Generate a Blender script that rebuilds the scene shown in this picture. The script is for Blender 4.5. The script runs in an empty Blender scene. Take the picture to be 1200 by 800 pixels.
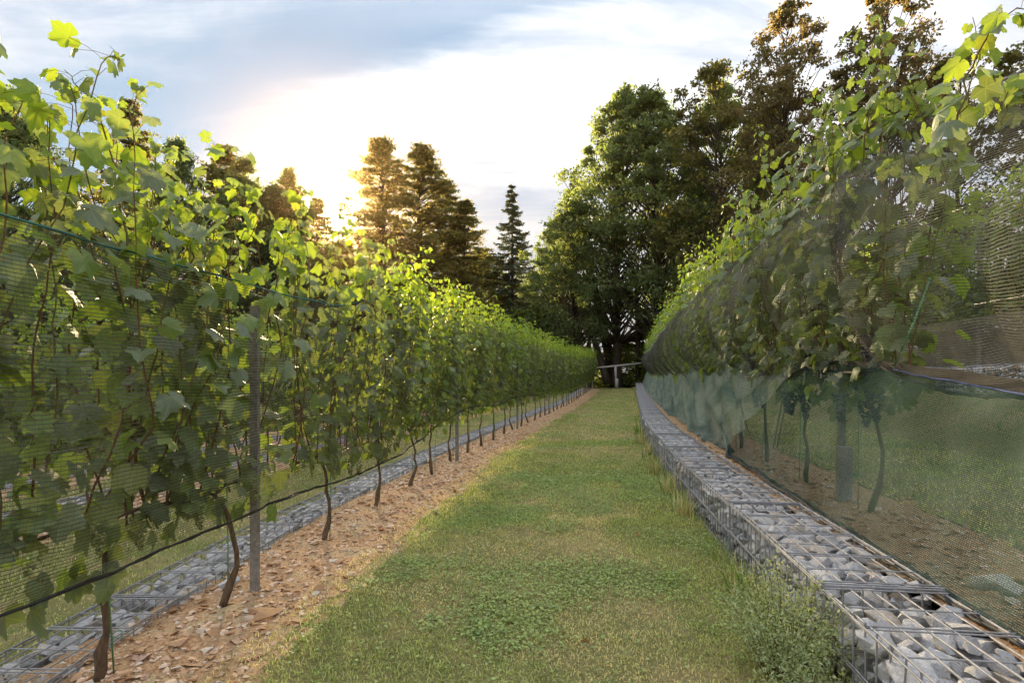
import bpy, bmesh, math, random
import numpy as np
from mathutils import Vector, Matrix

random.seed(7)
rng = np.random.default_rng(7)
R = math.radians
sc = bpy.context.scene
COL = sc.collection

# ------------------------------------------------------------------ camera
cam_d = bpy.data.cameras.new('camera')
cam = bpy.data.objects.new('camera', cam_d)
COL.objects.link(cam)
CAMH = 1.6
cam.location = (0, 0, CAMH)
cam.rotation_euler = (R(90), 0, 0)
cam_d.lens = 20.0
cam_d.sensor_width = 36.0
cam_d.shift_y = 40 / 1200
cam_d.clip_start = 0.05
cam_d.clip_end = 2000
sc.camera = cam

# ------------------------------------------------------------------ light
SUN_EL, SUN_AZ = R(15.5), R(-17.9)          # azimuth measured from +Y towards +X
sun_dir = Vector((math.sin(SUN_AZ) * math.cos(SUN_EL), math.cos(SUN_AZ) * math.cos(SUN_EL), math.sin(SUN_EL)))
sun_d = bpy.data.lights.new('sun', 'SUN')
sun = bpy.data.objects.new('sun', sun_d)
COL.objects.link(sun)
sun_d.energy = 3.6
sun_d.angle = R(3.0)
sun_d.color = (1.0, 0.76, 0.44)
sun.rotation_euler = sun_dir.to_track_quat('Z', 'Y').to_euler()

EXPO = 3.15
sc.view_settings.view_transform = 'Standard'
sc.view_settings.look = 'None'
sc.view_settings.exposure = EXPO
sc.view_settings.gamma = 1.0
sc.cycles.max_bounces = 8
sc.cycles.diffuse_bounces = 4
sc.cycles.transmission_bounces = 5
sc.cycles.transparent_max_bounces = 24
sc.cycles.caustics_reflective = False
sc.cycles.caustics_refractive = False
sc.cycles.sample_clamp_indirect = 6.0


class NT:
    """small helper around a node tree"""
    def __init__(self, nt):
        self.nt = nt
        nt.nodes.clear()

    def n(self, typ, **kw):
        nd = self.nt.nodes.new(typ)
        for k, v in kw.items():
            setattr(nd, k, v)
        return nd

    def put(self, sock, v):
        if isinstance(v, bpy.types.NodeSocket):
            self.nt.links.new(v, sock)
        elif v is not None:
            sock.default_value = v

    def math(self, op, a, b=None, c=None, clamp=False):
        nd = self.n('ShaderNodeMath', operation=op)
        nd.use_clamp = clamp
        for i, v in enumerate((a, b, c)):
            if v is not None:
                self.put(nd.inputs[i], v)
        return nd.outputs[0]

    def noise(self, vec, scale, detail=4, rough=0.55, dist=0.0):
        nd = self.n('ShaderNodeTexNoise')
        self.put(nd.inputs['Vector'], vec)
        nd.inputs['Scale'].default_value = scale
        nd.inputs['Detail'].default_value = detail
        nd.inputs['Roughness'].default_value = rough
        nd.inputs['Distortion'].default_value = dist
        return nd.outputs['Fac']

    def ramp(self, fac, stops):
        nd = self.n('ShaderNodeValToRGB')
        self.put(nd.inputs[0], fac)
        el = nd.color_ramp.elements
        while len(el) < len(stops):
            el.new(0.5)
        for e, (p, c) in zip(el, stops):
            e.position = p
            e.color = (*c, 1) if len(c) == 3 else c
        return nd.outputs[0]

    def smooth(self, v, lo, hi):
        nd = self.n('ShaderNodeMapRange', interpolation_type='SMOOTHSTEP')
        self.put(nd.inputs['Value'], v)
        nd.inputs['From Min'].default_value = lo
        nd.inputs['From Max'].default_value = hi
        return nd.outputs[0]

    def mix(self, fac, a, b, blend='MIX'):
        nd = self.n('ShaderNodeMix', data_type='RGBA', blend_type=blend)
        self.put(nd.inputs[0], fac)
        for s, v in ((nd.inputs[6], a), (nd.inputs[7], b)):
            if isinstance(v, tuple) and len(v) == 3:
                v = (*v, 1)
            self.put(s, v)
        return nd.outputs[2]

    def vmath(self, op, a, b=None):
        nd = self.n('ShaderNodeVectorMath', operation=op)
        self.put(nd.inputs[0], a)
        if b is not None:
            self.put(nd.inputs[1], b)
        return nd

    def bump(self, h, strength=0.5, dist=0.02):
        nd = self.n('ShaderNodeBump')
        nd.inputs['Strength'].default_value = strength
        nd.inputs['Distance'].default_value = dist
        self.put(nd.inputs['Height'], h)
        return nd.outputs[0]


def pix_dir(px, py):
    return Vector(((px - 600) / 667, 1.0, (440 - py) / 667)).normalized()


world = bpy.data.worlds.new('World')
sc.world = world
world.use_nodes = True
w = NT(world.node_tree)
SKY_STR = 0.069
sky = w.n('ShaderNodeTexSky', sky_type='NISHITA')
sky.sun_disc = False
sky.sun_elevation = SUN_EL
sky.sun_rotation = SUN_AZ
sky.air_density = 1.0
sky.dust_density = 1.0
sky.ozone_density = 1.5
tc = w.n('ShaderNodeTexCoord')
D = tc.outputs['Generated']
sep = w.n('ShaderNodeSeparateXYZ')
w.put(sep.inputs[0], D)
dz = w.math('MAXIMUM', sep.outputs[2], 0.0)
den = w.math('ADD', dz, 0.22)
cmb = w.n('ShaderNodeCombineXYZ')
w.put(cmb.inputs[0], w.math('DIVIDE', sep.outputs[0], den))
w.put(cmb.inputs[1], w.math('DIVIDE', sep.outputs[1], den))
mp = w.n('ShaderNodeMapping')
w.put(mp.inputs[0], cmb.outputs[0])
mp.inputs['Rotation'].default_value = (0, 0, R(-35))
mp.inputs['Scale'].default_value = (0.55, 2.6, 1)
n1 = w.noise(mp.outputs[0], 1.6, 8, 0.6, 0.7)
n2 = w.noise(cmb.outputs[0], 2.2, 7, 0.6, 0.3)
# large bright cloud sheet: below the plane through two sky directions
na = pix_dir(285, 190).cross(pix_dir(650, -5)).normalized()
nb = pix_dir(-40, 118).cross(pix_dir(300, -4)).normalized()
sa = w.vmath('DOT_PRODUCT', D, tuple(na)).outputs['Value']
sb = w.vmath('DOT_PRODUCT', D, tuple(nb)).outputs['Value']
wob = w.math('MULTIPLY', w.math('SUBTRACT', n1, 0.5), 0.20)
wob2 = w.math('MULTIPLY', w.math('SUBTRACT', n2, 0.5), 0.12)
ca = w.smooth(w.math('ADD', w.math('ADD', sa, wob), wob2), -0.06, 0.05)
cb = w.smooth(w.math('ADD', w.math('ADD', w.math('MULTIPLY', sb, -1), wob), wob2), -0.06, 0.08)
cc = w.smooth(w.noise(mp.outputs[0], .45, 6, .6, .5), .40, .58)
high = w.smooth(dz, .48, .62)
back = w.smooth(w.math('MULTIPLY', sep.outputs[1], -1), -.35, .1)
cc = w.math('MULTIPLY', w.math('ADD', w.math('MULTIPLY', cc, .30), .7), w.math('MAXIMUM', high, back))
cloud = w.math('MAXIMUM', w.math('MAXIMUM', ca, w.math('MULTIPLY', cb, 0.9)), cc, clamp=True)
# breaks inside the sheet let some blue through, stronger high up
thin = w.smooth(n1, 0.30, 0.56)
cloud = w.math('MULTIPLY', cloud, w.math('ADD', w.math('MULTIPLY', thin, 0.35), 0.65))
base = w.vmath('SCALE', sky.outputs[0])
base.inputs[3].default_value = 1.0
sd = w.vmath('DOT_PRODUCT', D, tuple(sun_dir)).outputs['Value']
sdc = w.math('MAXIMUM', sd, 0.0)
g1 = w.math('POWER', sdc, 14)
g2 = w.math('POWER', sdc, 220)
g3 = w.math('POWER', sdc, 2500)
blue = w.mix(w.smooth(dz, 0.05, 0.75), (.80, 1.08, 1.36), (.36, .68, 1.08))
basec = w.mix(0.985, sky.outputs[0], blue)
cshade = w.mix(w.smooth(w.math('ADD', w.math('MULTIPLY', n1, .6), w.math('MULTIPLY', n2, .4)), 0.36, 0.62), (2.35, 2.45, 2.7), (3.7, 3.65, 3.6))
cie = w.vmath('SCALE', cshade)
w.put(cie.inputs[3], w.math('ADD', w.math('MULTIPLY', dz, .80), .25))
cshade = cie.outputs[0]
skyc = w.mix(cloud, basec, cshade)


def addglow(col, fac, c):
    m_ = w.vmath('SCALE', c)
    w.put(m_.inputs[3], fac)
    a_ = w.vmath('ADD', col, m_.outputs[0])
    return a_.outputs[0]


skyc = addglow(skyc, g1, (.10, .08, .05))
skyc = addglow(skyc, g2, (4.5, 2.2, .5))
skyc = addglow(skyc, g3, (90.0, 62.0, 30.0))
bg = w.n('ShaderNodeBackground')
w.put(bg.inputs[0], skyc)
bg.inputs[1].default_value = SKY_STR
wo = w.n('ShaderNodeOutputWorld')
w.nt.links.new(bg.outputs[0], wo.inputs[0])


# ------------------------------------------------------------------ tagging and mesh helpers
def tag(o, label=None, cat=None, group=None, kind=None):
    if label: o['label'] = label
    if cat: o['category'] = cat
    if group: o['group'] = group
    if kind: o['kind'] = kind
    return o


def empty(name, loc=(0, 0, 0), rz=0.0):
    o = bpy.data.objects.new(name, None)
    COL.objects.link(o)
    o.location = loc
    o.rotation_euler = (0, 0, rz)
    o.empty_display_size = 0.1
    return o


def link(name, me, parent=None, loc=None):
    o = bpy.data.objects.new(name, me)
    COL.objects.link(o)
    if parent is not None: o.parent = parent
    if loc is not None: o.location = loc
    return o


def dup_tree(src, loc, rz, sz=1.0):
    r = src.copy(); COL.objects.link(r)
    r.location = loc; r.rotation_euler = (0, 0, rz); r.scale = (sz, sz, sz)
    for ch in src.children:
        c = ch.copy(); COL.objects.link(c); c.parent = r
        for g in ch.children:
            d = g.copy(); COL.objects.link(d); d.parent = c
    return r


def make_mesh(name, V, F, mat=None, smooth=False, uv=None, col=None):
    """V (n,3); F (m,3) or (m,4) int array"""
    V = np.asarray(V, dtype=np.float32); F = np.asarray(F, dtype=np.int32)
    me = bpy.data.meshes.new(name)
    k = F.shape[1]
    me.vertices.add(len(V)); me.vertices.foreach_set('co', V.ravel())
    me.loops.add(F.size); me.loops.foreach_set('vertex_index', F.ravel())
    me.polygons.add(len(F))
    me.polygons.foreach_set('loop_start', np.arange(0, F.size, k, dtype=np.int32))
    me.polygons.foreach_set('loop_total', np.full(len(F), k, dtype=np.int32))
    me.polygons.foreach_set('use_smooth', np.full(len(F), smooth, dtype=bool))
    if uv is not None:
        l = me.uv_layers.new(name='UVMap')
        l.data.foreach_set('uv', np.asarray(uv, dtype=np.float32)[F.ravel()].ravel())
    if col is not None:
        c = me.color_attributes.new('tint', 'FLOAT_COLOR', 'POINT')
        cc = np.ones((len(V), 4), dtype=np.float32); cc[:, :3] = col
        c.data.foreach_set('color', cc.ravel())
    if mat is not None: me.materials.append(mat)
    me.update(calc_edges=True)
    return me


class Acc:
    def __init__(self):
        self.V = []; self.F = []; self.U = []; self.C = []; self.n = 0

    def add(self, V, F, uv=None, col=None):
        V = np.asarray(V, dtype=np.float32)
        self.V.append(V); self.F.append(np.asarray(F, dtype=np.int32) + self.n)
        if uv is not None: self.U.append(np.asarray(uv, dtype=np.float32))
        if col is not None:
            c = np.asarray(col, dtype=np.float32)
            if c.ndim == 1: c = np.tile(c, (len(V), 1))
            self.C.append(c)
        self.n += len(V)

    def mesh(self, name, mat, smooth=False):
        return make_mesh(name, np.concatenate(self.V), np.concatenate(self.F), mat, smooth,
                         np.concatenate(self.U) if self.U else None, np.concatenate(self.C) if self.C else None)


def merge_inst(bv, bf, M, T, buv=None):
    """copies of base mesh with 3x3 matrices M (n,3,3) and translations T (n,3)"""
    n = len(T)
    V = np.einsum('nij,vj->nvi', M, bv) + T[:, None, :]
    F = bf[None] + (np.arange(n) * len(bv))[:, None, None]
    uv = None if buv is None else np.tile(buv, (n, 1))
    return V.reshape(-1, 3), F.reshape(-1, bf.shape[1]), uv


def rand_rot(n, r=rng):
    q = r.normal(size=(n, 4)); q /= np.linalg.norm(q, axis=1)[:, None]
    a, b, c, d = q.T
    return np.stack([np.stack([1-2*(c*c+d*d), 2*(b*c-a*d), 2*(b*d+a*c)], -1),
                     np.stack([2*(b*c+a*d), 1-2*(b*b+d*d), 2*(c*d-a*b)], -1),
                     np.stack([2*(b*d-a*c), 2*(c*d+a*b), 1-2*(b*b+c*c)], -1)], 1)


def frame_from(nrm, up):
    """rows->columns: x axis, y axis = up made orthogonal, z axis = nrm"""
    z = nrm / np.linalg.norm(nrm, axis=1)[:, None]
    y = up - (up * z).sum(1)[:, None] * z
    y /= np.linalg.norm(y, axis=1)[:, None] + 1e-9
    x = np.cross(y, z)
    return np.stack([x, y, z], -1)


def tube(acc, pts, rad, sides=6, cap=True, col=None):
    pts = np.asarray(pts, dtype=float); n = len(pts)
    rad = np.full(n, rad) if np.isscalar(rad) else np.asarray(rad)
    d = np.gradient(pts, axis=0) if n > 2 else np.tile(pts[1] - pts[0], (n, 1))
    d /= np.linalg.norm(d, axis=1)[:, None] + 1e-9
    ref = np.array([0, 0, 1.0]) if abs(d[0][2]) < 0.9 else np.array([1.0, 0, 0])
    x = np.cross(d, ref); x /= np.linalg.norm(x, axis=1)[:, None] + 1e-9
    y = np.cross(d, x)
    a = np.linspace(0, 2*np.pi, sides, endpoint=False)
    ring = np.cos(a)[None, :, None]*x[:, None] + np.sin(a)[None, :, None]*y[:, None]
    V = (pts[:, None] + ring*rad[:, None, None]).reshape(-1, 3)
    F = []
    for i in range(n-1):
        for j in range(sides):
            k = (j+1) % sides
            p, q, r_, s = i*sides+j, i*sides+k, (i+1)*sides+k, (i+1)*sides+j
            F += [(p, q, r_), (p, r_, s)]
    if cap:
        for j in range(1, sides-1):
            F.append((0, j+1, j)); b = (n-1)*sides; F.append((b, b+j, b+j+1))
    acc.add(V, np.array(F), col=col)


def box(acc, c, s, rz=0.0, bev=0.0):
    hx, hy, hz = s[0]/2, s[1]/2, s[2]/2
    V = np.array([(x, y, z) for x in (-hx, hx) for y in (-hy, hy) for z in (-hz, hz)], dtype=float)
    ca, sa_ = math.cos(rz), math.sin(rz)
    V = np.stack([V[:, 0]*ca - V[:, 1]*sa_, V[:, 0]*sa_ + V[:, 1]*ca, V[:, 2]], -1) + np.array(c)
    q = [(0, 1, 3, 2), (4, 6, 7, 5), (0, 4, 5, 1), (2, 3, 7, 6), (0, 2, 6, 4), (1, 5, 7, 3)]
    acc.add(V, np.array([t for a, b, c_, d in q for t in ((a, b, c_), (a, c_, d))]))


# smooth value noise, numpy
_tab = np.random.default_rng(3).random((256, 256))


def vnoise(x, y, s=1.0, oct=3):
    x = np.asarray(x, dtype=float)*s; y = np.asarray(y, dtype=float)*s
    out = 0; amp = 1; tot = 0
    for _ in range(oct):
        xi = np.floor(x).astype(int); yi = np.floor(y).astype(int)
        fx = x-xi; fy = y-yi
        fx = fx*fx*(3-2*fx); fy = fy*fy*(3-2*fy)
        g = lambda a, b: _tab[a % 256, b % 256]
        out = out + amp*((g(xi, yi)*(1-fx)+g(xi+1, yi)*fx)*(1-fy)+(g(xi, yi+1)*(1-fx)+g(xi+1, yi+1)*fx)*fy)
        tot += amp; amp *= .5; x = x*2.03+17; y = y*2.03+31
    return out/tot


# ------------------------------------------------------------------ layout of the place
PER, STEP = 4.8, 0.42
YEND = 51.0


_ys = np.linspace(-20, 90, 1101)
_t = np.clip((_ys-5)/(19-5), 0, 1); _t = _t*_t*(3-2*_t)
_sl = .13 + .082*_t
_c = np.concatenate([[0], np.cumsum((_sl[1:]+_sl[:-1])/2*(_ys[1]-_ys[0]))])
_c += 0.02 - np.interp(0, _ys, _c)


def C(y): return np.interp(y, _ys, _c)
def slope(y): return np.interp(y, _ys, _sl)


def sstep(v, lo, hi):
    t = np.clip((np.asarray(v, dtype=float)-lo)/(hi-lo), 0, 1)
    return t*t*(3-2*t)


def rise(y): return sstep(y, 30, 52)*.45


def P(a, y, z=0.0):
    """row frame to world: a = offset across the rows, y = distance"""
    return (float(C(y)+a), float(y), float(z+rise(y)))


def terr(a):
    a = np.asarray(a, dtype=float)
    k = np.floor((a+2.95)/PER)
    z = np.clip(k, -4, 1)*STEP
    z = np.where(a > 5.6, .42+sstep(a, 5.6, 7.2)*.85, z)
    z = np.where(a > 7.5, 1.72, z)
    return z


# ------------------------------------------------------------------ materials
MATS = {}


def newmat(name):
    m = bpy.data.materials.new(name); m.use_nodes = True
    MATS[name] = m
    return m, NT(m.node_tree)


def finish(t, shader):
    o = t.n('ShaderNodeOutputMaterial')
    t.nt.links.new(shader, o.inputs[0])


def pbsdf(t, col, rough=0.7, normal=None, spec=0.3, metal=0.0):
    b = t.n('ShaderNodeBsdfPrincipled')
    if isinstance(col, tuple) and len(col) == 3: col = (*col, 1)
    t.put(b.inputs['Base Color'], col)
    t.put(b.inputs['Roughness'], rough)
    b.inputs['Specular IOR Level'].default_value = spec
    b.inputs['Metallic'].default_value = metal
    if normal is not None: t.put(b.inputs['Normal'], normal)
    return b.outputs[0]


def leaf_mat(name, ramp_stops, trans_mul, trans=0.4, veins=False, rough=0.5, spec=0.35, useobj=True, tint=False):
    m, t = newmat(name)
    geo = t.n('ShaderNodeNewGeometry')
    rnd = geo.outputs['Random Per Island']
    if useobj:
        oi = t.n('ShaderNodeObjectInfo')
        rnd = t.math('FRACT', t.math('ADD', rnd, oi.outputs['Random']))
    if tint:
        at = t.n('ShaderNodeAttribute', attribute_name='tint')
        col = at.outputs['Color']
    else:
        col = t.ramp(rnd, ramp_stops)
    nrm = None
    if veins:
        uv = t.n('ShaderNodeUVMap')
        s = t.n('ShaderNodeSeparateXYZ'); t.put(s.inputs[0], uv.outputs[0])
        x = t.math('ABSOLUTE', s.outputs[0]); y = s.outputs[1]
        best = None
        for ang in (0, 52, 112):
            dx, dy = math.sin(R(ang)), math.cos(R(ang))
            cr = t.math('ABSOLUTE', t.math('SUBTRACT', t.math('MULTIPLY', x, dy), t.math('MULTIPLY', y, dx)))
            al = t.math('ADD', t.math('MULTIPLY', x, dx), t.math('MULTIPLY', y, dy))
            v = t.math('ADD', cr, t.math('MULTIPLY', t.math('LESS_THAN', al, 0.0), 1.0))
            best = v if best is None else t.math('MINIMUM', best, v)
        vein = t.math('SUBTRACT', 1.0, t.smooth(best, 0.004, 0.035))
        nz = t.noise(uv.outputs[0], 9, 3, 0.6)
        blotch = t.noise(uv.outputs[0], 2.3, 2, 0.5)
        col = t.mix(t.math('MULTIPLY', vein, 0.5), col, (0.20, 0.24, 0.09))
        col = t.mix(t.smooth(blotch, 0.62, 0.74), col, (0.17, 0.15, 0.045))
        nrm = t.bump(t.math('ADD', nz, t.math('MULTIPLY', vein, -0.8)), 0.35, 0.01)
    front = pbsdf(t, col, rough, nrm, spec)
    tr = t.n('ShaderNodeBsdfTranslucent')
    t.put(tr.inputs[0], t.mix(1.0, col, trans_mul, 'MULTIPLY'))
    mx = t.n('ShaderNodeMixShader'); mx.inputs[0].default_value = trans
    t.nt.links.new(front, mx.inputs[1]); t.nt.links.new(tr.outputs[0], mx.inputs[2])
    finish(t, mx.outputs[0])
    return m


G = lambda *a: a
vine_stops = [(0.0, G(.105, .135, .092)), (.4, G(.12, .16, .10)), (.7, G(.125, .18, .075)), (.96, G(.125, .19, .05)), (1.0, G(.16, .19, .06))]
M_leaf = leaf_mat('vine_leaf', vine_stops, (3.7, 3.5, 1.0), trans=.32, veins=True, rough=.48, spec=.6)
vine_far = [(0.0, G(.10, .13, .08)), (.35, G(.12, .165, .075)), (.75, G(.13, .20, .055)), (1.0, G(.19, .25, .06))]
young_backlit = [(0.0, G(.12, .20, .04)), (.5, G(.17, .27, .045)), (.95, G(.20, .29, .05)), (1.0, G(.26, .28, .06))]  # young yellow-green, its brightness also standing in for backlight on the shoots
M_leaf_y = leaf_mat('young_backlit_vine_leaf', young_backlit, (3.1, 2.6, .9), trans=.40, veins=True, rough=.45, spec=.4)
M_leaf_yf = leaf_mat('young_backlit_vine_foliage', young_backlit, (3.1, 2.6, .9), trans=.42, rough=.45, spec=.4)
M_leaf_far = leaf_mat('vine_foliage', vine_far, (3.7, 3.5, 1.0), trans=.33, rough=.48, spec=.5)
tree_g = [(0.0, G(.085, .112, .055)), (.4, G(.11, .145, .06)), (.8, G(.14, .18, .07)), (1.0, G(.20, .21, .07))]
M_tree = leaf_mat('oak_foliage', tree_g, (2.2, 2.2, 1.2), trans=.35, rough=.6, spec=.25)
tree_b = [(0.0, G(.125, .11, .055)), (.4, G(.165, .135, .065)), (.8, G(.14, .165, .065)), (1.0, G(.22, .17, .08))]
M_tree_b = leaf_mat('russet_foliage', tree_b, (2.4, 1.9, 1.2), trans=.35, rough=.6, spec=.25)
tree_l = [(0.0, G(.09, .10, .04)), (.5, G(.12, .13, .045)), (1.0, G(.20, .17, .06))]
M_tree_l = leaf_mat('hornbeam_foliage', tree_l, (2.4, 2.1, 1.1), trans=.35, rough=.6, spec=.25)
M_spruce = leaf_mat('spruce_foliage', [(0.0, G(.10, .12, .07)), (1.0, G(.15, .17, .09))], (1.5, 1.5, 1), trans=.12, rough=.6, spec=.25)
M_bush = leaf_mat('bush_foliage', [(0.0, G(.05, .08, .025)), (.6, G(.10, .13, .035)), (1.0, G(.20, .20, .05))], (2.4, 2.4, 1.2), trans=.35, rough=.6, spec=.2)
M_herb = leaf_mat('herb_leaf', [(0.0, G(.24, .30, .15)), (.6, G(.33, .39, .22)), (1.0, G(.48, .50, .34))], (2.0, 2.0, 1.1), trans=.35, rough=.6, spec=.2, useobj=False)
M_grass = leaf_mat('grass_blade', None, (1.9, 1.9, 1.1), trans=.35, rough=.55, spec=.3, tint=True)


def mat_bark(name, c1, c2, scale=30):
    m, t = newmat(name)
    tc_ = t.n('ShaderNodeTexCoord')
    mp_ = t.n('ShaderNodeMapping'); t.put(mp_.inputs[0], tc_.outputs['Object'])
    mp_.inputs['Scale'].default_value = (1, 1, .18)
    n_ = t.noise(mp_.outputs[0], scale, 5, .65)
    finish(t, pbsdf(t, t.ramp(n_, [(.3, c1), (.7, c2)]), .85, t.bump(n_, .8, .01), .2))
    return m


M_trunk = mat_bark('vine_bark', (.07, .045, .03), (.20, .14, .09), 60)
M_cane = mat_bark('cane', (.12, .05, .025), (.26, .12, .06), 40)
M_shoot = mat_bark('shoot_bark', (.16, .10, .045), (.20, .17, .06), 40)
M_tbark = mat_bark('tree_bark', (.05, .038, .028), (.12, .095, .07), 3)
M_pale = mat_bark('weathered_wood', (.26, .24, .22), (.42, .40, .37), 14)


def mat_metal(name, c1, c2, rough=.5, metal=.6):
    m, t = newmat(name)
    tc_ = t.n('ShaderNodeTexCoord')
    n_ = t.noise(tc_.outputs['Object'], 22, 5, .7)
    finish(t, pbsdf(t, t.ramp(n_, [(.3, c1), (.72, c2)]), rough, t.bump(n_, .15, .003), .5, metal))
    return m


M_wire = mat_metal('galvanised_wire', (.22, .22, .235), (.42, .42, .44), .65, .15)
M_post = mat_metal('galvanised_post', (.16, .145, .13), (.36, .335, .31), .6, .1)
M_row_wire = mat_metal('trellis_wire_metal', (.35, .35, .34), (.55, .55, .53), .4, .5)
M_concrete = mat_metal('concrete', (.30, .30, .29), (.42, .42, .40), .9, 0)
M_stake = mat_metal('green_plastic', (.10, .28, .13), (.16, .38, .18), .5, 0)
M_tie = mat_metal('tie_plastic', (.01, .16, .12), (.02, .22, .16), .5, 0)
M_cord = mat_metal('black_cord', (.012, .013, .014), (.04, .04, .042), .7, 0)
M_teal = mat_metal('teal_cord', (.02, .10, .09), (.04, .17, .15), .7, 0)
M_blue = mat_metal('blue_cord', (.03, .07, .25), (.05, .10, .34), .7, 0)
M_string = mat_metal('pale_string', (.42, .40, .35), (.58, .55, .50), .8, 0)


def mat_stone():
    m, t = newmat('limestone')
    tc_ = t.n('ShaderNodeTexCoord'); geo = t.n('ShaderNodeNewGeometry'); oi = t.n('ShaderNodeObjectInfo')
    rnd = t.math('FRACT', t.math('ADD', geo.outputs['Random Per Island'], oi.outputs['Random']))
    v = t.vmath('ADD', tc_.outputs['Object'], None)
    cm = t.n('ShaderNodeCombineXYZ')
    for i in range(3): t.put(cm.inputs[i], t.math('MULTIPLY', rnd, 13.0*(i+1)))
    t.put(v.inputs[1], cm.outputs[0])
    n_ = t.noise(v.outputs[0], 9, 6, .65); n2_ = t.noise(v.outputs[0], 30, 4, .6)
    n3_ = t.noise(v.outputs[0], 4, 3, .5)
    c = t.ramp(rnd, [(0, (.40, .40, .43)), (.35, (.54, .54, .57)), (.7, (.64, .635, .65)), (.85, (.60, .56, .50)), (.95, (.60, .47, .32)), (1, (.50, .33, .22))])
    c = t.mix(t.smooth(n_, .35, .7), c, (.76, .76, .78))
    c = t.mix(t.smooth(n3_, .62, .72), c, (.52, .38, .23))
    c = t.mix(t.smooth(n2_, .60, .72), c, (.36, .35, .35))
    finish(t, pbsdf(t, c, .8, t.bump(t.math('ADD', n_, t.math('MULTIPLY', n2_, .5)), .8, .02), .3))
    return m


M_stone = mat_stone()


def mat_clod():
    m, t = newmat('shale_chip')
    tc_ = t.n('ShaderNodeTexCoord'); geo = t.n('ShaderNodeNewGeometry'); oi = t.n('ShaderNodeObjectInfo')
    rnd = t.math('FRACT', t.math('ADD', geo.outputs['Random Per Island'], oi.outputs['Random']))
    n_ = t.noise(tc_.outputs['Object'], 40, 4, .6)
    c = t.ramp(rnd, [(0, (.32, .17, .09)), (.3, (.50, .30, .16)), (.6, (.64, .43, .29)), (.85, (.70, .54, .42)), (.95, (.66, .60, .52)), (1, (.42, .15, .07))])
    c = t.mix(t.math('MULTIPLY', t.smooth(n_, .5, .7), .4), c, (.55, .44, .32))
    finish(t, pbsdf(t, c, .9, t.bump(n_, .5, .01), .15))
    return m


M_chip = mat_clod()


def mat_soil():
    m, t = newmat('stony_soil')
    geo = t.n('ShaderNodeNewGeometry')
    p = geo.outputs['Position']
    n_ = t.noise(p, 2.2, 6, .65); n2_ = t.noise(p, 38, 6, .7); n3_ = t.noise(p, .6, 3, .5)
    vo = t.n('ShaderNodeTexVoronoi'); t.put(vo.inputs['Vector'], p); vo.inputs['Scale'].default_value = 42
    chips = t.ramp(t.math('ADD', t.math('MULTIPLY', vo.outputs['Color'], 1.0), 0), [(0, (.38, .23, .125)), (.45, (.54, .35, .20)), (.8, (.62, .45, .27)), (1, (.68, .56, .41))])
    fine = t.ramp(n2_, [(.3, (.36, .20, .11)), (.7, (.66, .43, .26))])
    c = t.mix(.5, chips, fine)
    c = t.mix(t.smooth(n_, .48, .66), c, (.54, .42, .26))
    h = t.math('ADD', n2_, t.math('MULTIPLY', vo.outputs['Distance'], -.7))
    finish(t, pbsdf(t, c, .95, t.bump(h, .9, .03), .1))
    return m


M_soil = mat_soil()


def mat_lawn():
    m, t = newmat('lawn_turf')
    geo = t.n('ShaderNodeNewGeometry')
    p = geo.outputs['Position']
    n_ = t.noise(p, 1.1, 5, .6, .3); n2_ = t.noise(p, 55, 5, .7); n3_ = t.noise(p, 5, 5, .6)
    c = t.ramp(n2_, [(.3, (.13, .14, .05)), (.5, (.21, .215, .08)), (.72, (.38, .33, .15))])
    c = t.mix(t.smooth(n_, .42, .66), c, (.34, .28, .14))
    c = t.mix(t.smooth(n3_, .55, .7), c, (.18, .24, .075))
    finish(t, pbsdf(t, c, .9, t.bump(n2_, .9, .03), .1))
    return m


M_lawn = mat_lawn()


def mat_forest_floor():
    m, t = newmat('forest_floor')
    geo = t.n('ShaderNodeNewGeometry'); p = geo.outputs['Position']
    n_ = t.noise(p, .4, 6, .6); n2_ = t.noise(p, 12, 5, .7)
    c = t.mix(t.smooth(n_, .4, .6), (.075, .07, .03), (.085, .10, .035))
    c = t.mix(t.smooth(n2_, .5, .75), c, (.17, .14, .07))
    finish(t, pbsdf(t, c, .95, t.bump(n2_, .8, .05), .1))
    return m


M_ground = mat_forest_floor()


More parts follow.
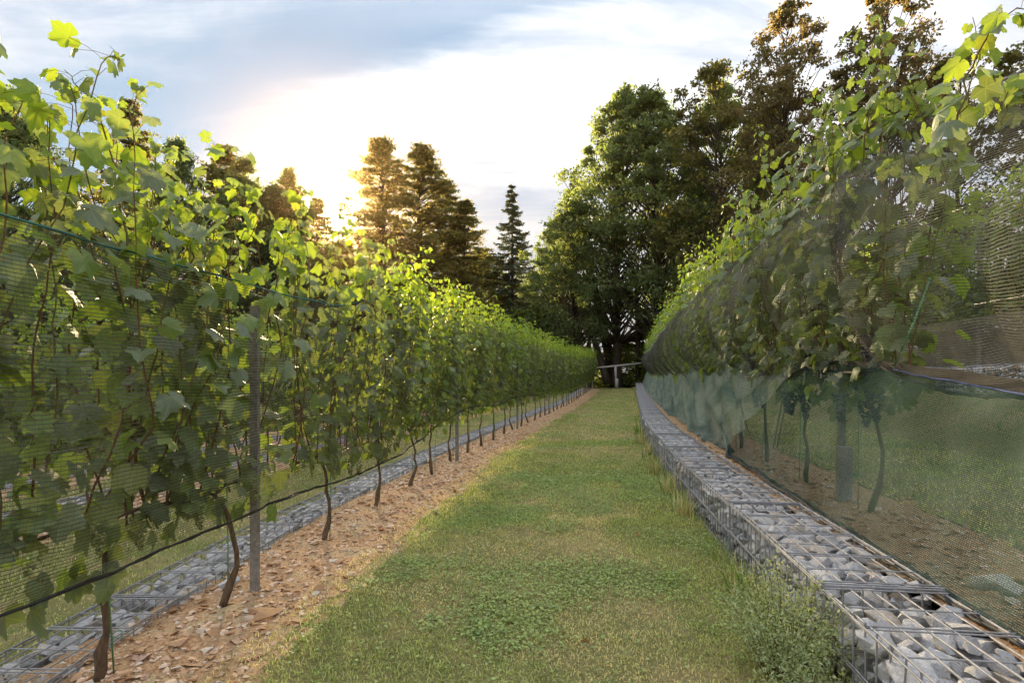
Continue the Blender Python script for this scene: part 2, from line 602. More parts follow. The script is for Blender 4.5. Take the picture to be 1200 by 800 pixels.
def mat_net(name, c1, c2, pu, pv, wu, wv, haze=0.0, frizz=0.0, translucency=.3, wob=.25):
    """knitted net: threads cut out of the sheet by its own metric UVs"""
    m, t = newmat(name)
    uv = t.n('ShaderNodeUVMap')
    dn = t.n('ShaderNodeTexNoise'); t.put(dn.inputs['Vector'], uv.outputs[0]); dn.inputs['Scale'].default_value = 2.5
    dn.inputs['Detail'].default_value = 3
    off = t.vmath('SCALE', t.vmath('SUBTRACT', dn.outputs['Color'], (.5, .5, .5)).outputs[0]); off.inputs[3].default_value = wob
    v = t.vmath('ADD', uv.outputs[0], off.outputs[0]).outputs[0]
    s = t.n('ShaderNodeSeparateXYZ'); t.put(s.inputs[0], v)

    def th(x, per, wd):
        f = t.math('FRACT', t.math('DIVIDE', x, per))
        return t.math('LESS_THAN', f, wd)
    a = th(s.outputs[1], pv, wv)
    b = th(s.outputs[0], pu, wu)
    al = t.math('MAXIMUM', a, b)
    if frizz:
        nn = t.noise(uv.outputs[0], 160, 2, .5)
        al = t.math('MAXIMUM', al, t.smooth(nn, .62-frizz, .66-frizz))
    n_ = t.noise(uv.outputs[0], 1.3, 4, .6)
    col = t.mix(t.smooth(n_, .35, .65), c1, c2)
    d = t.n('ShaderNodeBsdfDiffuse'); t.put(d.inputs[0], col)
    tr = t.n('ShaderNodeBsdfTranslucent'); t.put(tr.inputs[0], col)
    mx = t.n('ShaderNodeMixShader'); mx.inputs[0].default_value = translucency
    t.nt.links.new(d.outputs[0], mx.inputs[1]); t.nt.links.new(tr.outputs[0], mx.inputs[2])
    tp = t.n('ShaderNodeBsdfTransparent')
    m2 = t.n('ShaderNodeMixShader'); t.put(m2.inputs[0], al)
    t.nt.links.new(tp.outputs[0], m2.inputs[1]); t.nt.links.new(mx.outputs[0], m2.inputs[2])
    finish(t, m2.outputs[0])
    return m


M_net_l = mat_net('brown_bird_netting', (.06, .048, .04, 1), (.13, .105, .088, 1), .030, .020, .04, .18, wob=.07, translucency=.08)
M_net_r = mat_net('grey_hail_netting', (.055, .053, .048, 1), (.17, .165, .15, 1), .028, .018, .05, .22, wob=.03, translucency=.06)
M_net_w = mat_net('pale_windbreak_netting', (.22, .20, .16, 1), (.34, .31, .25, 1), .020, .014, .25, .45, frizz=.05, translucency=.3, wob=.05)
M_net_g = mat_net('green_shade_netting', (.022, .046, .040, 1), (.085, .13, .11, 1), .016, .012, .15, .38, frizz=.08, translucency=.1, wob=.03)
M_net_g2 = mat_net('dense_green_netting', (.24, .34, .30, 1), (.50, .56, .48, 1), .016, .012, .12, .26, frizz=.04, translucency=.45, wob=.03)


def mat_grape(name, stops):
    m, t = newmat(name)
    geo = t.n('ShaderNodeNewGeometry'); tc_ = t.n('ShaderNodeTexCoord')
    c = t.ramp(geo.outputs['Random Per Island'], stops)
    n_ = t.noise(tc_.outputs['Object'], 60, 3, .6)
    c = t.mix(t.math('MULTIPLY', t.smooth(n_, .4, .7), .35), c, (.25, .26, .30))
    b = t.n('ShaderNodeBsdfPrincipled'); t.put(b.inputs['Base Color'], c); b.inputs['Roughness'].default_value = .4
    finish(t, b.outputs[0]); return m


M_grape_b = mat_grape('dark_grape', [(0, (.02, .018, .045)), (.6, (.05, .04, .09)), (1, (.10, .05, .09))])
M_grape_g = mat_grape('green_grape', [(0, (.16, .20, .04)), (.6, (.24, .27, .06)), (1, (.34, .32, .08))])

# ------------------------------------------------------------------ setting: ground, lawns, soil
GX = np.concatenate([np.linspace(-400, -24, 20), np.linspace(-22, 14, 120), np.linspace(16, 400, 20)])
GY = np.concatenate([np.linspace(-300, -10, 12), np.linspace(-8, 60, 90), np.linspace(64, 600, 20)])


def ground_h(x, y):
    a = x - C(np.clip(y, -10, 85))
    z = terr(a) - .12
    # the base of the wire baskets must stay in the open: sink the sheet under them
    u = np.mod(a+2.95, PER)
    z = np.where((u > PER-.75) & (a < 2), z-.25, z)
    far = -2.0 + sstep(a, -60, -18)*0.3
    z = np.where(a < -17.4, np.maximum(-1.8-.03*(-17.4-a), -3.2), z)
    z = np.where(a > 9, 1.6+sstep(a, 9, 60)*3, z)
    k = sstep(y, 52, 60)
    flat = .28 + np.clip(a, -30, 30)*.03
    return z*(1-k)+flat*k + rise(np.clip(y, -10, 52))*(1-k)


gx, gy = np.meshgrid(GX, GY)
gz = ground_h(gx, gy) + (vnoise(gx, gy, .25)-.5)*.05
nx, ny = len(GX), len(GY)
idx = np.arange(nx*ny).reshape(ny, nx)
GF = np.stack([idx[:-1, :-1], idx[:-1, 1:], idx[1:, 1:], idx[1:, :-1]], -1).reshape(-1, 4)
tag(link('ground', make_mesh('ground', np.stack([gx, gy, gz], -1).reshape(-1, 3), GF, M_ground, True)),
    'brown and green forest floor spreading beyond the terraces', kind='structure')


def turf(a, y): return (vnoise(a, y, 3.0, 4)-.5)*.035 + (vnoise(a+50, y, .7, 2)-.5)*.05
def soilz(a, y): return (vnoise(a, y, 7, 4)-.5)*.055 + (vnoise(a+50, y, .7, 2)-.5)*.05


def strip(name, a0, a1, z, mat, na_=24, rough_amp=.0, y0=-9, y1=YEND, label=None, scale=3.0, edge=0.0, dy=.16, zf=None):
    A = np.linspace(a0, a1, na_)
    ny_ = int((y1-y0)/dy)
    Y = y0 + (y1-y0)*(np.linspace(0, 1, ny_))
    aa, yy = np.meshgrid(A, Y)
    zz = z + rise(yy) + (vnoise(aa, yy, scale, 4)-.5)*rough_amp + (vnoise(aa+50, yy, .7, 2)-.5)*.05
    if zf is not None: zz = zz + zf(aa)
    if edge:
        wob_ = (vnoise(yy, yy*0+3.3, .9, 3)-.5)*edge
        aa = aa + wob_*(aa-a0)/(a1-a0)
    ix = np.arange(na_*ny_).reshape(ny_, na_)
    F = np.stack([ix[:-1, :-1], ix[:-1, 1:], ix[1:, 1:], ix[1:, :-1]], -1).reshape(-1, 4)
    o = link(name, make_mesh(name, np.stack([C(yy)+aa, yy, zz], -1).reshape(-1, 3), F, mat, True))
    tag(o, label, kind='structure')
    return o


lanes = {}
for k in range(-3, 2):
    z = k*STEP; s0 = k*PER
    tl = {0: 'mown grass lane running between the vine rows', 1: 'shaded grass lane behind the green shade net',
          -1: 'grass lane left of the nearest vine row'}.get(k, 'grass lane among the far left vine rows')
    soil = strip('soil_bed', s0-3.02, s0-1.70, z, M_soil, 40 if k in (0, 1) else 14, .055, label='tan stony soil bed under a vine row', scale=7, dy=.06 if k == 0 else .16)
    lanes[('soil', k)] = soil
    right = s0+1.30 if k < 1 else s0+1.0
    lanes[('lawn', k)] = strip('lawn', s0-1.86, right, z+.005, M_lawn, 26, .035, label=tl, edge=0)
strip('grass_bank', 5.75, 7.3, STEP-.01, M_lawn, 14, .05, label='grass bank rising to the upper stone wall on the right',
      zf=lambda a: sstep(a, 5.75, 7.2)*.87)
strip('soil_bed', 7.5, 11, 1.74, M_soil, 14, .05, label='soil of the upper right terrace')

# ------------------------------------------------------------------ stones
def hull_stone(seed, n=22, flat=.75):
    r = random.Random(seed)
    bm = bmesh.new()
    for _ in range(n):
        v = Vector((r.gauss(0, 1), r.gauss(0, 1), r.gauss(0, 1))).normalized()
        p = 1.0*r.uniform(.82, 1.05)
        # push towards a box so that faces are broken flats
        m_ = max(abs(v.x), abs(v.y), abs(v.z))
        v = v*(p*(.6+.4/m_))
        bm.verts.new((v.x, v.y*.85, v.z*flat))
    bmesh.ops.convex_hull(bm, input=bm.verts)
    for v in [v for v in bm.verts if not v.link_faces]: bm.verts.remove(v)
    bmesh.ops.triangulate(bm, faces=bm.faces)
    bm.verts.index_update()
    V = np.array([v.co[:] for v in bm.verts]); F = np.array([[v.index for v in f.verts] for f in bm.faces])
    bm.free()
    return V*.95, F


STONES = [hull_stone(i, (13, 22, 16)[i % 3], (.7, .8, .6)[i % 3]) for i in range(10)]
CHIPS = [hull_stone(40+i, 9, .34) for i in range(6)]
stone_me = [make_mesh('stone', V, F, M_stone) for V, F in STONES]
chip_me = [make_mesh('stone_chip', V, F, M_chip) for V, F in CHIPS]


def wire_panels(L, W, H, ztop, sides=5):
    """returns top, front, side meshes of one welded wire basket; front at x=0"""
    top, front, back, end = Acc(), Acc(), Acc(), Acc()
    r = .0048
    jit = lambda s=.004: random.gauss(0, s)
    nx_ = 6
    xs = np.linspace(0, W, nx_)
    for i, x in enumerate(xs):
        rr = r*1.15 if i in (0, nx_-1) else r
        tube(top, [(x+jit(.003), 0, ztop+jit()), (x+jit(), L*.33, ztop+.006+jit()), (x+jit(), L*.66, ztop+.006+jit()), (x+jit(.003), L, ztop+jit())], rr, sides, False)
    y = .01
    ys = []
    while y < L:
        ys.append(y); y += L/4-.004
    for i, y in enumerate(ys):
        tube(top, [(-.012, y+jit(), ztop+.008), (W+.012, y+jit(), ztop+.008)], r, sides, False)
        tube(top, [(-.012, y+.028+jit(.002), ztop+.010), (W+.012, y+.028, ztop+.010)], r, sides, False)
    for i in range(len(ys)-1):
        ym = (ys[i]+ys[i+1])/2
        tube(top, [(-.004, ym+jit(), ztop+.007), (W+.004, ym+jit(), ztop+.007)], r*.9, sides, False)
    n = int(L/.105)
    for face, x0 in ((front, -.006), (back, W+.006)):
        for j in range(n+1):
            y = j*L/n
            tube(face, [(x0+jit(.002), y+jit(.003), ztop+.012), (x0+jit(.004), y+jit(.003), ztop-H/2), (x0+jit(.002), y+jit(.003), ztop-H)], r, sides, False)
        for zz in (ztop-.004, ztop-.018, ztop-H*.52, ztop-H*.52-.016, ztop-H+.02):
            tube(face, [(x0-.006, 0, zz), (x0-.006+jit(), L/2, zz+jit()), (x0-.006, L, zz)], r, sides, False)
    for j in range(7):
        x = j*W/6
        tube(end, [(x, .002, ztop), (x, .002, ztop-H)], r, sides, False)
    for zz in (ztop, ztop-H*.5):
        tube(end, [(0, .0, zz), (W, .0, zz)], r, sides, False)
    return [('top_mesh', top), ('side_mesh', front), ('side_mesh', back), ('end_mesh', end)]


BL, BW = 1.98, .58


def make_basket(H, ztop, detail, seed, showfront=True):
    """a stone filled welded wire basket; origin at front left lower corner of its run, top at ztop"""
    random.seed(seed); r = np.random.default_rng(seed)
    root = empty('stone_basket')
    for nm, acc in wire_panels(BL, BW, H, ztop, 5 if detail else 4):
        link(nm, acc.mesh(nm, M_wire, True), root)
    P_, S_, Q_ = [], [], []
    # top layer
    sp = .118
    ysn = int(BL/sp)
    for j in range(ysn):
        for i in range(5):
            x = .055 + i*.118 + (.03 if j % 2 else -.01) + r.normal()*.014
            y = .06 + j*sp + r.normal()*.018
            s = r.uniform(.050, .082)
            z = ztop-.012-s*.62 - abs(r.normal())*.018
            P_.append((min(max(x, .05), BW-.05), min(max(y, .05), BL-.05), z)); S_.append(s)
            if r.random() < .10: S_[-1] = r.uniform(.09, .105); P_[-1] = (*P_[-1][:2], ztop-.085)
    layers = max(1, round((H-.08)/.10))
    for k in range(layers):
        for j in range(ysn):
            for xx in ((.06, BW-.06) if showfront else (BW-.06,)):
                s = r.uniform(.050, .072)
                P_.append((xx+r.normal()*.008, .06+j*sp+r.normal()*.02, ztop-.15-k*.105+r.normal()*.015)); S_.append(s)
    P_ = np.array(P_); S_ = np.array(S_); n = len(P_)
    which = r.integers(0, len(STONES), n)
    rot = rand_rot(n, r)
    squash = np.stack([r.uniform(.85, 1.2, n), r.uniform(.8, 1.15, n), r.uniform(.75, 1.1, n)], -1)
    if detail:
        for q in range(n):
            o = link('stone', stone_me[which[q]], root)
            # stones lie mostly on a flat face: small tilt, any heading
            o.location = P_[q]
            o.rotation_euler = (r.normal()*.35, r.normal()*.35, r.uniform(0, 6.28))
            o.scale = tuple(S_[q]*squash[q]*np.array((1.12, 1.12, .85)))
    else:
        acc = Acc()
        for b in range(len(STONES)):
            s_ = which == b
            if s_.any():
                V, F, _ = merge_inst(STONES[b][0], STONES[b][1], rot[s_]*(S_[s_, None]*squash[s_])[:, None, :], P_[s_])
                acc.add(V, F)
        tag(link('stones', acc.mesh('stones', M_stone), root), kind='stuff')
    # rubble inside, keeps the light out
    nn = 170
    acc = Acc()
    Pi = np.stack([r.uniform(.07, BW-.07, nn), r.uniform(.06, BL-.06, nn), ztop-.12-r.uniform(0, max(.03, H-.2), nn)], -1)
    V, F, _ = merge_inst(STONES[3][0], STONES[3][1], rand_rot(nn, r)*r.uniform(.055, .085, nn)[:, None, None], Pi)
    acc.add(V, F)
    tag(link('rubble', acc.mesh('rubble', M_stone), root), kind='stuff')
    return root


ORD = ['first', 'second', 'third', 'fourth', 'fifth', 'sixth', 'seventh', 'eighth', 'ninth', 'tenth', 'eleventh', 'twelfth',
       'thirteenth', 'fourteenth', 'fifteenth', 'sixteenth', 'seventeenth', 'eighteenth', 'nineteenth', 'twentieth']
TENS = {2: 'twenty', 3: 'thirty', 4: 'forty'}


def ordinal(i):
    if i < 20: return ORD[i]
    t_, u_ = divmod(i+1, 10)
    if u_ == 0: return {2: 'twentieth', 3: 'thirtieth', 4: 'fortieth'}[t_]
    return TENS[t_]+' '+ORD[u_-1]


def place_baskets(a_front, ztop, H, y0, near, desc, group, seeds, y1=YEND-.6, showfront=True, wx=1.0):
    protos = [make_basket(H, ztop, False, s, showfront) for s in seeds]
    used = set(); y = y0; i = 0
    while y < y1:
        af = a_front if not callable(a_front) else float(a_front(y))
        sl = float(slope(y+BL/2)) + (0 if not callable(a_front) else float(a_front(y+BL)-a_front(y))/BL); ang = -math.atan(sl)
        if i < near:
            o = make_basket(H, ztop, True, seeds[0]*7+i, showfront)
        else:
            q = (i*3+i//4) % len(protos)
            if q not in used: o = protos[q]; used.add(q)
            else: o = dup_tree(protos[q], (0, 0, 0), 0)
        x, yy, zz = P(af, y)
        o.location = (x, yy, zz + random.uniform(-.012, .012)); o.rotation_euler = (math.atan(float(rise(y+1)-rise(y-1))/2), 0, ang); o.scale = (wx, 1, 1)
        tag(o, f'{ordinal(i)} stone basket {desc}, counted from the camera', 'gabion basket', group)
        y += 2.0*math.cos(ang); i += 1
    for q in range(len(protos)):
        if q not in used:
            for ch in list(protos[q].children): bpy.data.objects.remove(ch)
            bpy.data.objects.remove(protos[q])


place_baskets(1.25, .475, .46, 1.05, 4, 'at the right edge of the lane', 'stone baskets along the right edge of the lane', (11, 12, 13))
place_baskets(lambda y: -3.54+.38*(1-sstep(y, 1.5, 6.2)), .035, .42, 2.0, 3, 'behind the left vine row', 'stone baskets behind the left vine row', (21, 22, 23), wx=.86)
place_baskets(-3.54-PER, .06-STEP, .42, 3.2, 0, 'of the second left terrace', 'stone baskets on the second terrace left', (31, 32, 33))
place_baskets(-3.54-2*PER, .06-2*STEP, .42, 6, 0, 'of the third left terrace', 'stone baskets on the third terrace left', (41, 42))
place_baskets(7.25, 1.78, .60, 5.0, 0, 'in the upper right wall', 'stone baskets of the upper right wall', (51, 52), y1=36)

# ------------------------------------------------------------------ soil chips and stones
SOILROOT = lanes[('soil', 0)]


def scatter_chips(k, y0, y1, n, smin, smax, name):
    r = np.random.default_rng(100+k)
    a = r.uniform(k*PER-2.95, k*PER-1.72, n)
    # fewer towards the grass edge
    keep = r.random(n) < np.clip((k*PER-1.66-a)/.35, .1, 1)
    a = a[keep]
    y = y0+(y1-y0)*r.random(len(a))**1.7
    s = smin+(smax-smin)*r.random(len(a))**3
    z = k*STEP+rise(y)+s*.15+soilz(a, y)
    acc = Acc(); w_ = r.integers(0, 6, len(a))
    for b in range(6):
        m_ = w_ == b; nn = m_.sum()
        th = r.uniform(0, 6.28, nn); tl = r.normal(0, .28, nn)
        z0 = np.stack([np.sin(tl)*np.cos(th), np.sin(tl)*np.sin(th), np.cos(tl)], -1)
        fr = frame_from(z0, np.stack([np.cos(th*3), np.sin(th*3), 0*th], -1))
        V, F, _ = merge_inst(*CHIPS[b], fr*s[m_, None, None], np.stack([C(y[m_])+a[m_], y[m_], z[m_]], -1))
        acc.add(V, F)
    tag(link(name, acc.mesh(name, M_chip)), 'small tan shale chips strewn over the soil bed', 'gravel', kind='stuff')


scatter_chips(0, 2.2, 16, 9000, .008, .042, 'gravel')
scatter_chips(0, 8, 50, 5000, .015, .05, 'gravel')
scatter_chips(1, 2.0, 14, 3500, .010, .045, 'gravel')
scatter_chips(-1, 4.5, 30, 4000, .012, .05, 'gravel')
rr = random.Random(5)
for i in range(120):
    y = 2.7+6.5*rr.random()**1.5
    a = rr.uniform(-2.9, -1.85)
    o = link('stone', rr.choice(chip_me))
    o.location = (float(C(y)+a), y, .010+float(soilz(a, y))); s = rr.uniform(.028, .062)*(1.2 if rr.random() < .15 else 1)
    o.rotation_euler = (rr.gauss(0, .25), rr.gauss(0, .25), rr.uniform(0, 6.28)); o.scale = (s, s*rr.uniform(.6, 1), s*rr.uniform(.6, 1.2))
    o.parent = SOILROOT
for i in range(50):
    y = 2.7+5*rr.random(); a = rr.uniform(1.95, 2.95)
    o = link('stone', rr.choice(chip_me)); s = rr.uniform(.03, .07)
    o.location = (float(C(y)+a), y, STEP+.012+float(soilz(a, y))); o.rotation_euler = (rr.gauss(0, .25), rr.gauss(0, .25), rr.uniform(0, 6.28)); o.scale = (s, s*.8, s)
    o.parent = lanes[('soil', 1)]


def lone_stone(px, py, z, size, me, label, sq=(1, 1, .8)):
    Y = (CAMH-z)*667/(py-440); X = (px-600)/667*Y
    o = link('loose_stone', me, None, (X, Y, z+size*sq[2]*.4)); o.rotation_euler = (.1, -.1, rr.uniform(0, 6)); o.scale = (size*sq[0], size*sq[1], size*sq[2])
    tag(o, label, 'stone')


lone_stone(268, 686, .01, .085, stone_me[2], 'grey angular stone lying on soil left of the nearest post')
lone_stone(314, 722, .0, .115, chip_me[1], 'flat orange stone slab on soil right of the nearest post', (1.2, .8, .7))
lone_stone(505, 541, .0, .10, stone_me[4], 'whitish stone lying on the soil near the lane middle left')
lone_stone(1170, 694, STEP, .14, stone_me[5], 'large grey brown stone on soil behind the right shade net')
lone_stone(207, 756, .0, .075, chip_me[3], 'tan wedge shaped stone in the near left soil')
lone_stone(250, 745, .0, .06, chip_me[2], 'reddish tan stone in the near left soil')

# ------------------------------------------------------------------ vine leaves
half = [(0, 1.0), (9, .88), (16, .90), (25, .76), (33, .70), (41, .82), (52, .95), (61, .84), (70, .86), (80, .72), (88, .68), (98, .76), (112, .82), (125, .70), (138, .70), (155, .60), (168, .45), (177, .12)]


def leaf_mesh(seed, pts, fold=.22, droop=.3, cup=0.0):
    r = random.Random(seed)
    out = []
    for a, q in pts: out.append((a, q*r.uniform(.95, 1.06)))
    for a, q in reversed(pts[1:]): out.append((-a, q*r.uniform(.93, 1.07)))
    V = [(0, 0, 0)]
    for a, q in out: V.append((math.sin(R(a))*q, math.cos(R(a))*q, 0))
    V = np.array(V); uv = V[:, :2].copy()
    x, y = V[:, 0].copy(), V[:, 1].copy()
    ph = r.uniform(0, 6)
    V[:, 2] = -fold*np.abs(x)*(1+.6*y) - droop*np.maximum(y, 0)**2 + .07*np.sin(5*x+ph)*np.abs(y+.3) + cup*(x*x+y*y)
    V[:, 0] *= 1 - .12*np.abs(fold)
    n = len(out)
    F = np.array([(0, 1+(i+1) % n, 1+i) for i in range(n)])
    V[:, 1] -= 0.0
    return V, F, uv


LEAVES = [leaf_mesh(1, half, .20, .35), leaf_mesh(2, half, .45, .55), leaf_mesh(3, half, -.25, .3), leaf_mesh(4, half, .65, -.15), leaf_mesh(5, half, .10, .8, -.25)]
half_s = [(0, 1.0), (28, .74), (52, .92), (84, .68), (114, .78), (158, .52)]
LEAVES_S = [leaf_mesh(11, half_s, .2, .3), leaf_mesh(12, half_s, .45, .4), leaf_mesh(13, half_s, -.15, .3)]
leaf_me = [make_mesh('leaf', V*np.array([1, 1, 1]), F[:, ::-1], M_leaf, False, uv) for V, F, uv in LEAVES]
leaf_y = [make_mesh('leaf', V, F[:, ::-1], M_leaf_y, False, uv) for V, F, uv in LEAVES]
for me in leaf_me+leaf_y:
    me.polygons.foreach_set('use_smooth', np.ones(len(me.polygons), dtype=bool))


def grow(seed, hc, htop, nshoot, wid=.62, leafstep=.085, lean=0.0, smin=.055, smax=.095, hvar=.22, spread=.18, skirt=.06, ctr=0.0):
    """shoots (polylines) and leaves (position, normal, tip direction, size) of one vine; x across the row, y along it"""
    r = np.random.default_rng(seed)
    shoots = []; LP, LN, LU, LS = [], [], [], []
    pet = []
    ys = np.linspace(-wid, wid, nshoot)+r.normal(0, .03, nshoot)
    for y0 in ys:
        x = r.normal(0, .02); y = y0; z = hc+r.normal(0, .03)
        top = htop + r.normal()*hvar
        vx, vy = r.normal(0, .10)+lean, r.normal(0, .10)
        pts = [(x, y, z)]; st = .09; side = 1 if r.random() < .5 else -1
        while z < top:
            vx += r.normal(0, .09)-.25*(x-ctr*(z-hc)/1.5)*.6; vy += r.normal(0, .09)-.1*vy
            d = np.array([vx, vy, 1.0]); d /= np.linalg.norm(d)
            x, y, z = np.array([x, y, z])+d*st
            x = np.clip(x, -.30+ctr*.5, .30+ctr*.5); pts.append((x, y, z))
        # drooping tip
        if r.random() < .5:
            for q in range(3):
                z += .05-.03*q; x += vx*.06+r.normal(0, .012); y += vy*.06+r.normal(0, .012); pts.append((x, y, z))
        pts = np.array(pts); shoots.append(pts)
        L = len(pts)*st
        nl = int(L/leafstep)
        for q in range(nl):
            t_ = (q+r.random()*.6)/nl*(len(pts)-1.01); i0 = int(t_); p = pts[i0]*(1-(t_-i0))+pts[i0+1]*(t_-i0)
            side = -side
            sx = side*abs(r.normal(.75, .35))
            up_end = t_/len(pts)
            off = np.array([sx, r.normal(0, .6), r.normal(.05, .35)]); off /= np.linalg.norm(off)
            ln = r.uniform(.05, spread)
            lp = p+off*ln
            n_ = np.array([sx*1.0, r.normal(0, .55), r.uniform(.1, 1.7)])
            u_ = np.array([off[0]*.8, off[1]+r.normal(0, .3), -r.uniform(.2, 1.1)])
            s = r.uniform(smin, smax)*(1 - .45*max(0, up_end-.6)/.4)
            s *= .6 if r.random() < .18 else 1
            LP.append(lp); LN.append(n_); LU.append(u_); LS.append(s); pet.append((p, lp))
        for q in range(4):
            p = pts[-1]; off = np.array([r.normal(0, .7), r.normal(0, .7), r.uniform(-.2, .7)]); lp = p+off*.035
            LP.append(lp); LN.append(np.array([r.normal(0, 1), r.normal(0, .8), r.uniform(.1, 1)])); LU.append(np.array([off[0], off[1], -.3])); LS.append(smin*r.uniform(.35, .7)); pet.append((p, lp))
    # leaves round the head
    for q in range(int(nshoot*1.2)):
        LP.append(np.array([r.normal(0, .12), r.uniform(-wid, wid), hc-skirt+r.normal(0, .08)]))
        sx = 1 if r.random() < .5 else -1
        LN.append(np.array([sx, r.normal(0, .4), .4])); LU.append(np.array([sx*.3, r.normal(0, .3), -1])); LS.append(r.uniform(smin, smax)); 
        pet.append((LP[-1]+np.array([0, 0, .05]), LP[-1]))
    return shoots, np.array(LP), np.array(LN), np.array(LU), np.array(LS), pet


def trunk_mesh(seed, hc, fork=False, thick=1.0, wid=.55):
    r = random.Random(seed); acc = Acc()
    n = 9; pts, rad = [], []
    lx, ly = r.gauss(0, .05), r.gauss(0, .07)
    for i in range(n):
        t_ = i/(n-1)
        pts.append((lx*math.sin(t_*3)+r.gauss(0, .008), ly*math.sin(t_*4)+r.gauss(0, .01), -.04+t_*(hc+.02)))
        k = 1.0
        if i in (1, 2): k = 1.5
        if i == 0: k = 1.1
        rad.append(thick*(.020-.007*t_)*k*r.uniform(.92, 1.1))
    tube(acc, pts, rad, 8)
    top = np.array(pts[-1])
    for s in (-1, 1):
        q = [top, top+np.array([0, s*.12, .05]), top+np.array([r.gauss(0, .02), s*.3, .05+r.gauss(0, .02)]), np.array([0, s*wid, hc+.02])]
        tube(acc, q, [.012*thick, .010*thick, .009*thick, .006*thick], 6)
    return acc.mesh('trunk', M_trunk, True)


def shoots_mesh(shoots, r0=.0055, r1=.002, sides=5, pet=None):
    acc = Acc()
    for p in shoots:
        n = len(p); tube(acc, p, np.linspace(r0, r1, n), sides, False)
    return acc


def cluster_mesh(seed, mat, L=.17, rr_=.045, gr=.0085, n=60):
    r = np.random.default_rng(seed)
    bm = bmesh.new(); bmesh.ops.create_icosphere(bm, subdivisions=1, radius=1.0)
    bm.verts.index_update()
    V = np.array([v.co[:] for v in bm.verts]); F = np.array([[v.index for v in f.verts] for f in bm.faces]); bm.free()
    t_ = r.random(n)**.8
    rad = rr_*(1-t_*.72)*np.sqrt(r.uniform(.35, 1, n)); th = r.uniform(0, 6.28, n)
    P_ = np.stack([rad*np.cos(th), rad*np.sin(th), -t_*L], -1)
    Mx = np.eye(3)[None]*(gr*r.uniform(.85, 1.15, n))[:, None, None]
    v, f, _ = merge_inst(V, F, Mx, P_)
    return make_mesh('grape_cluster', v, f, mat, True)


clu_g = [cluster_mesh(i, M_grape_g) for i in range(2)]
clu_b = [cluster_mesh(10+i, M_grape_b, .19, .055, .0105, 75) for i in range(2)]


def near_vine(a, y, z, seed, hc, htop, nshoot, label, group, nclu=3, clu=clu_g, **kw):
    """every leaf an object, up to 300; the rest one mesh"""
    root = empty('grapevine', P(a, y, z), -math.atan(float(slope(y))))
    tag(root, label, 'grapevine', group)
    link('trunk', trunk_mesh(seed, hc), root)
    shoots, LP, LN, LU, LS, pet = grow(seed, hc, htop, nshoot, **kw)
    for p in shoots:
        acc = Acc(); tube(acc, p, np.linspace(.0062, .002, len(p)), 6, False)
        link('cane', acc.mesh('cane', M_cane if random.random() < .7 else M_shoot, True), root)
    acc = Acc()
    for p, q in pet: tube(acc, [p, (p+q)/2+np.array([0, 0, .012]), q], .0013, 3, False)
    tag(link('leaf_stalks', acc.mesh('leaf_stalks', M_cane, True), root), kind='stuff')
    fr = frame_from(LN, LU)
    n = len(LP); order = np.argsort(-LS)
    for c_, q in enumerate(order[:300]):
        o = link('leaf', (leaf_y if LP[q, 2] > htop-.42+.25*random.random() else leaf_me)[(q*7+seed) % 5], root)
        m_ = Matrix([list(fr[q, i]*LS[q])+[LP[q, i]] for i in range(3)]+[[0, 0, 0, 1]])
        o.matrix_local = m_
    if n > 300:
        s_ = order[300:]; V, F, U = merge_inst(LEAVES[0][0], LEAVES[0][1][:, ::-1], fr[s_]*LS[s_, None, None], LP[s_], LEAVES[0][2])
        tag(link('leaves', make_mesh('leaves', V, F, M_leaf, True, U), root), kind='stuff')
    r = random.Random(seed)
    for i in range(nclu):
        if clu is clu_b:
            o = link('grape_cluster', r.choice(clu), root, (-.10+r.gauss(0, .04), r.uniform(-.45, .45), hc+(.42 if i % 2 else -.12)+r.uniform(-.06, .06))); o.scale = (1.35,)*3
        else:
            o = link('grape_cluster', r.choice(clu), root, (r.gauss(0.16, .05), r.uniform(-.5, .5), hc+r.uniform(-.08, .10)))
    return root


def far_proto(seed, hc, htop, nshoot, clu=None, coarse=False, **kw):
    root = empty('grapevine')
    link('trunk', trunk_mesh(seed, hc, thick=1.0), root)
    shoots, LP, LN, LU, LS, pet = grow(seed, hc, htop, nshoot, **kw)
    tag(link('canes', shoots_mesh(shoots, .005, .0015, 3).mesh('canes', M_cane, True), root), kind='stuff')
    fr = frame_from(LN, LU); n = len(LP); which = np.arange(n) % 3
    old = LP[:, 2] < htop-.42+.25*np.random.default_rng(seed).random(n)  # leaves near the top get the young colour with backlight painted in
    for nm, mt_, sel in (('foliage', M_leaf_far, old), ('young_backlit_foliage', M_leaf_yf, ~old)):
        acc = Acc()
        for b in range(3):
            m_ = (which == b) & sel; V, F, U = merge_inst(LEAVES_S[b][0], LEAVES_S[b][1][:, ::-1], fr[m_]*LS[m_, None, None], LP[m_]); acc.add(V, F)
        tag(link(nm, acc.mesh(nm, mt_), root), kind='stuff')
    if clu:
        r = random.Random(seed)
        for i in range(3): link('grape_cluster', r.choice(clu), root, (r.gauss(0, .08), r.uniform(-.5, .5), hc+r.uniform(-.08, .1)))
    return root


def purge(o):
    for ch in list(o.children): bpy.data.objects.remove(ch)
    bpy.data.objects.remove(o)


# stakes and ties
acc = Acc(); tube(acc, [(0, 0, -.05), (.01, .004, .6), (0, 0, 1.35)], .0045, 5); STAKE = acc.mesh('support_stake', M_stake, True)
acc = Acc()
tube(acc, [(math.cos(t_)*.032, math.sin(t_)*.05+.01, .30+.012*math.sin(2*t_)) for t_ in np.linspace(0, 6.28, 12)], .003, 4, False)
tube(acc, [(.02, .05, .30), (.035, .07, .27), (.03, .075, .23)], .002, 4, False)
TIE = acc.mesh('vine_tie', M_tie, True)


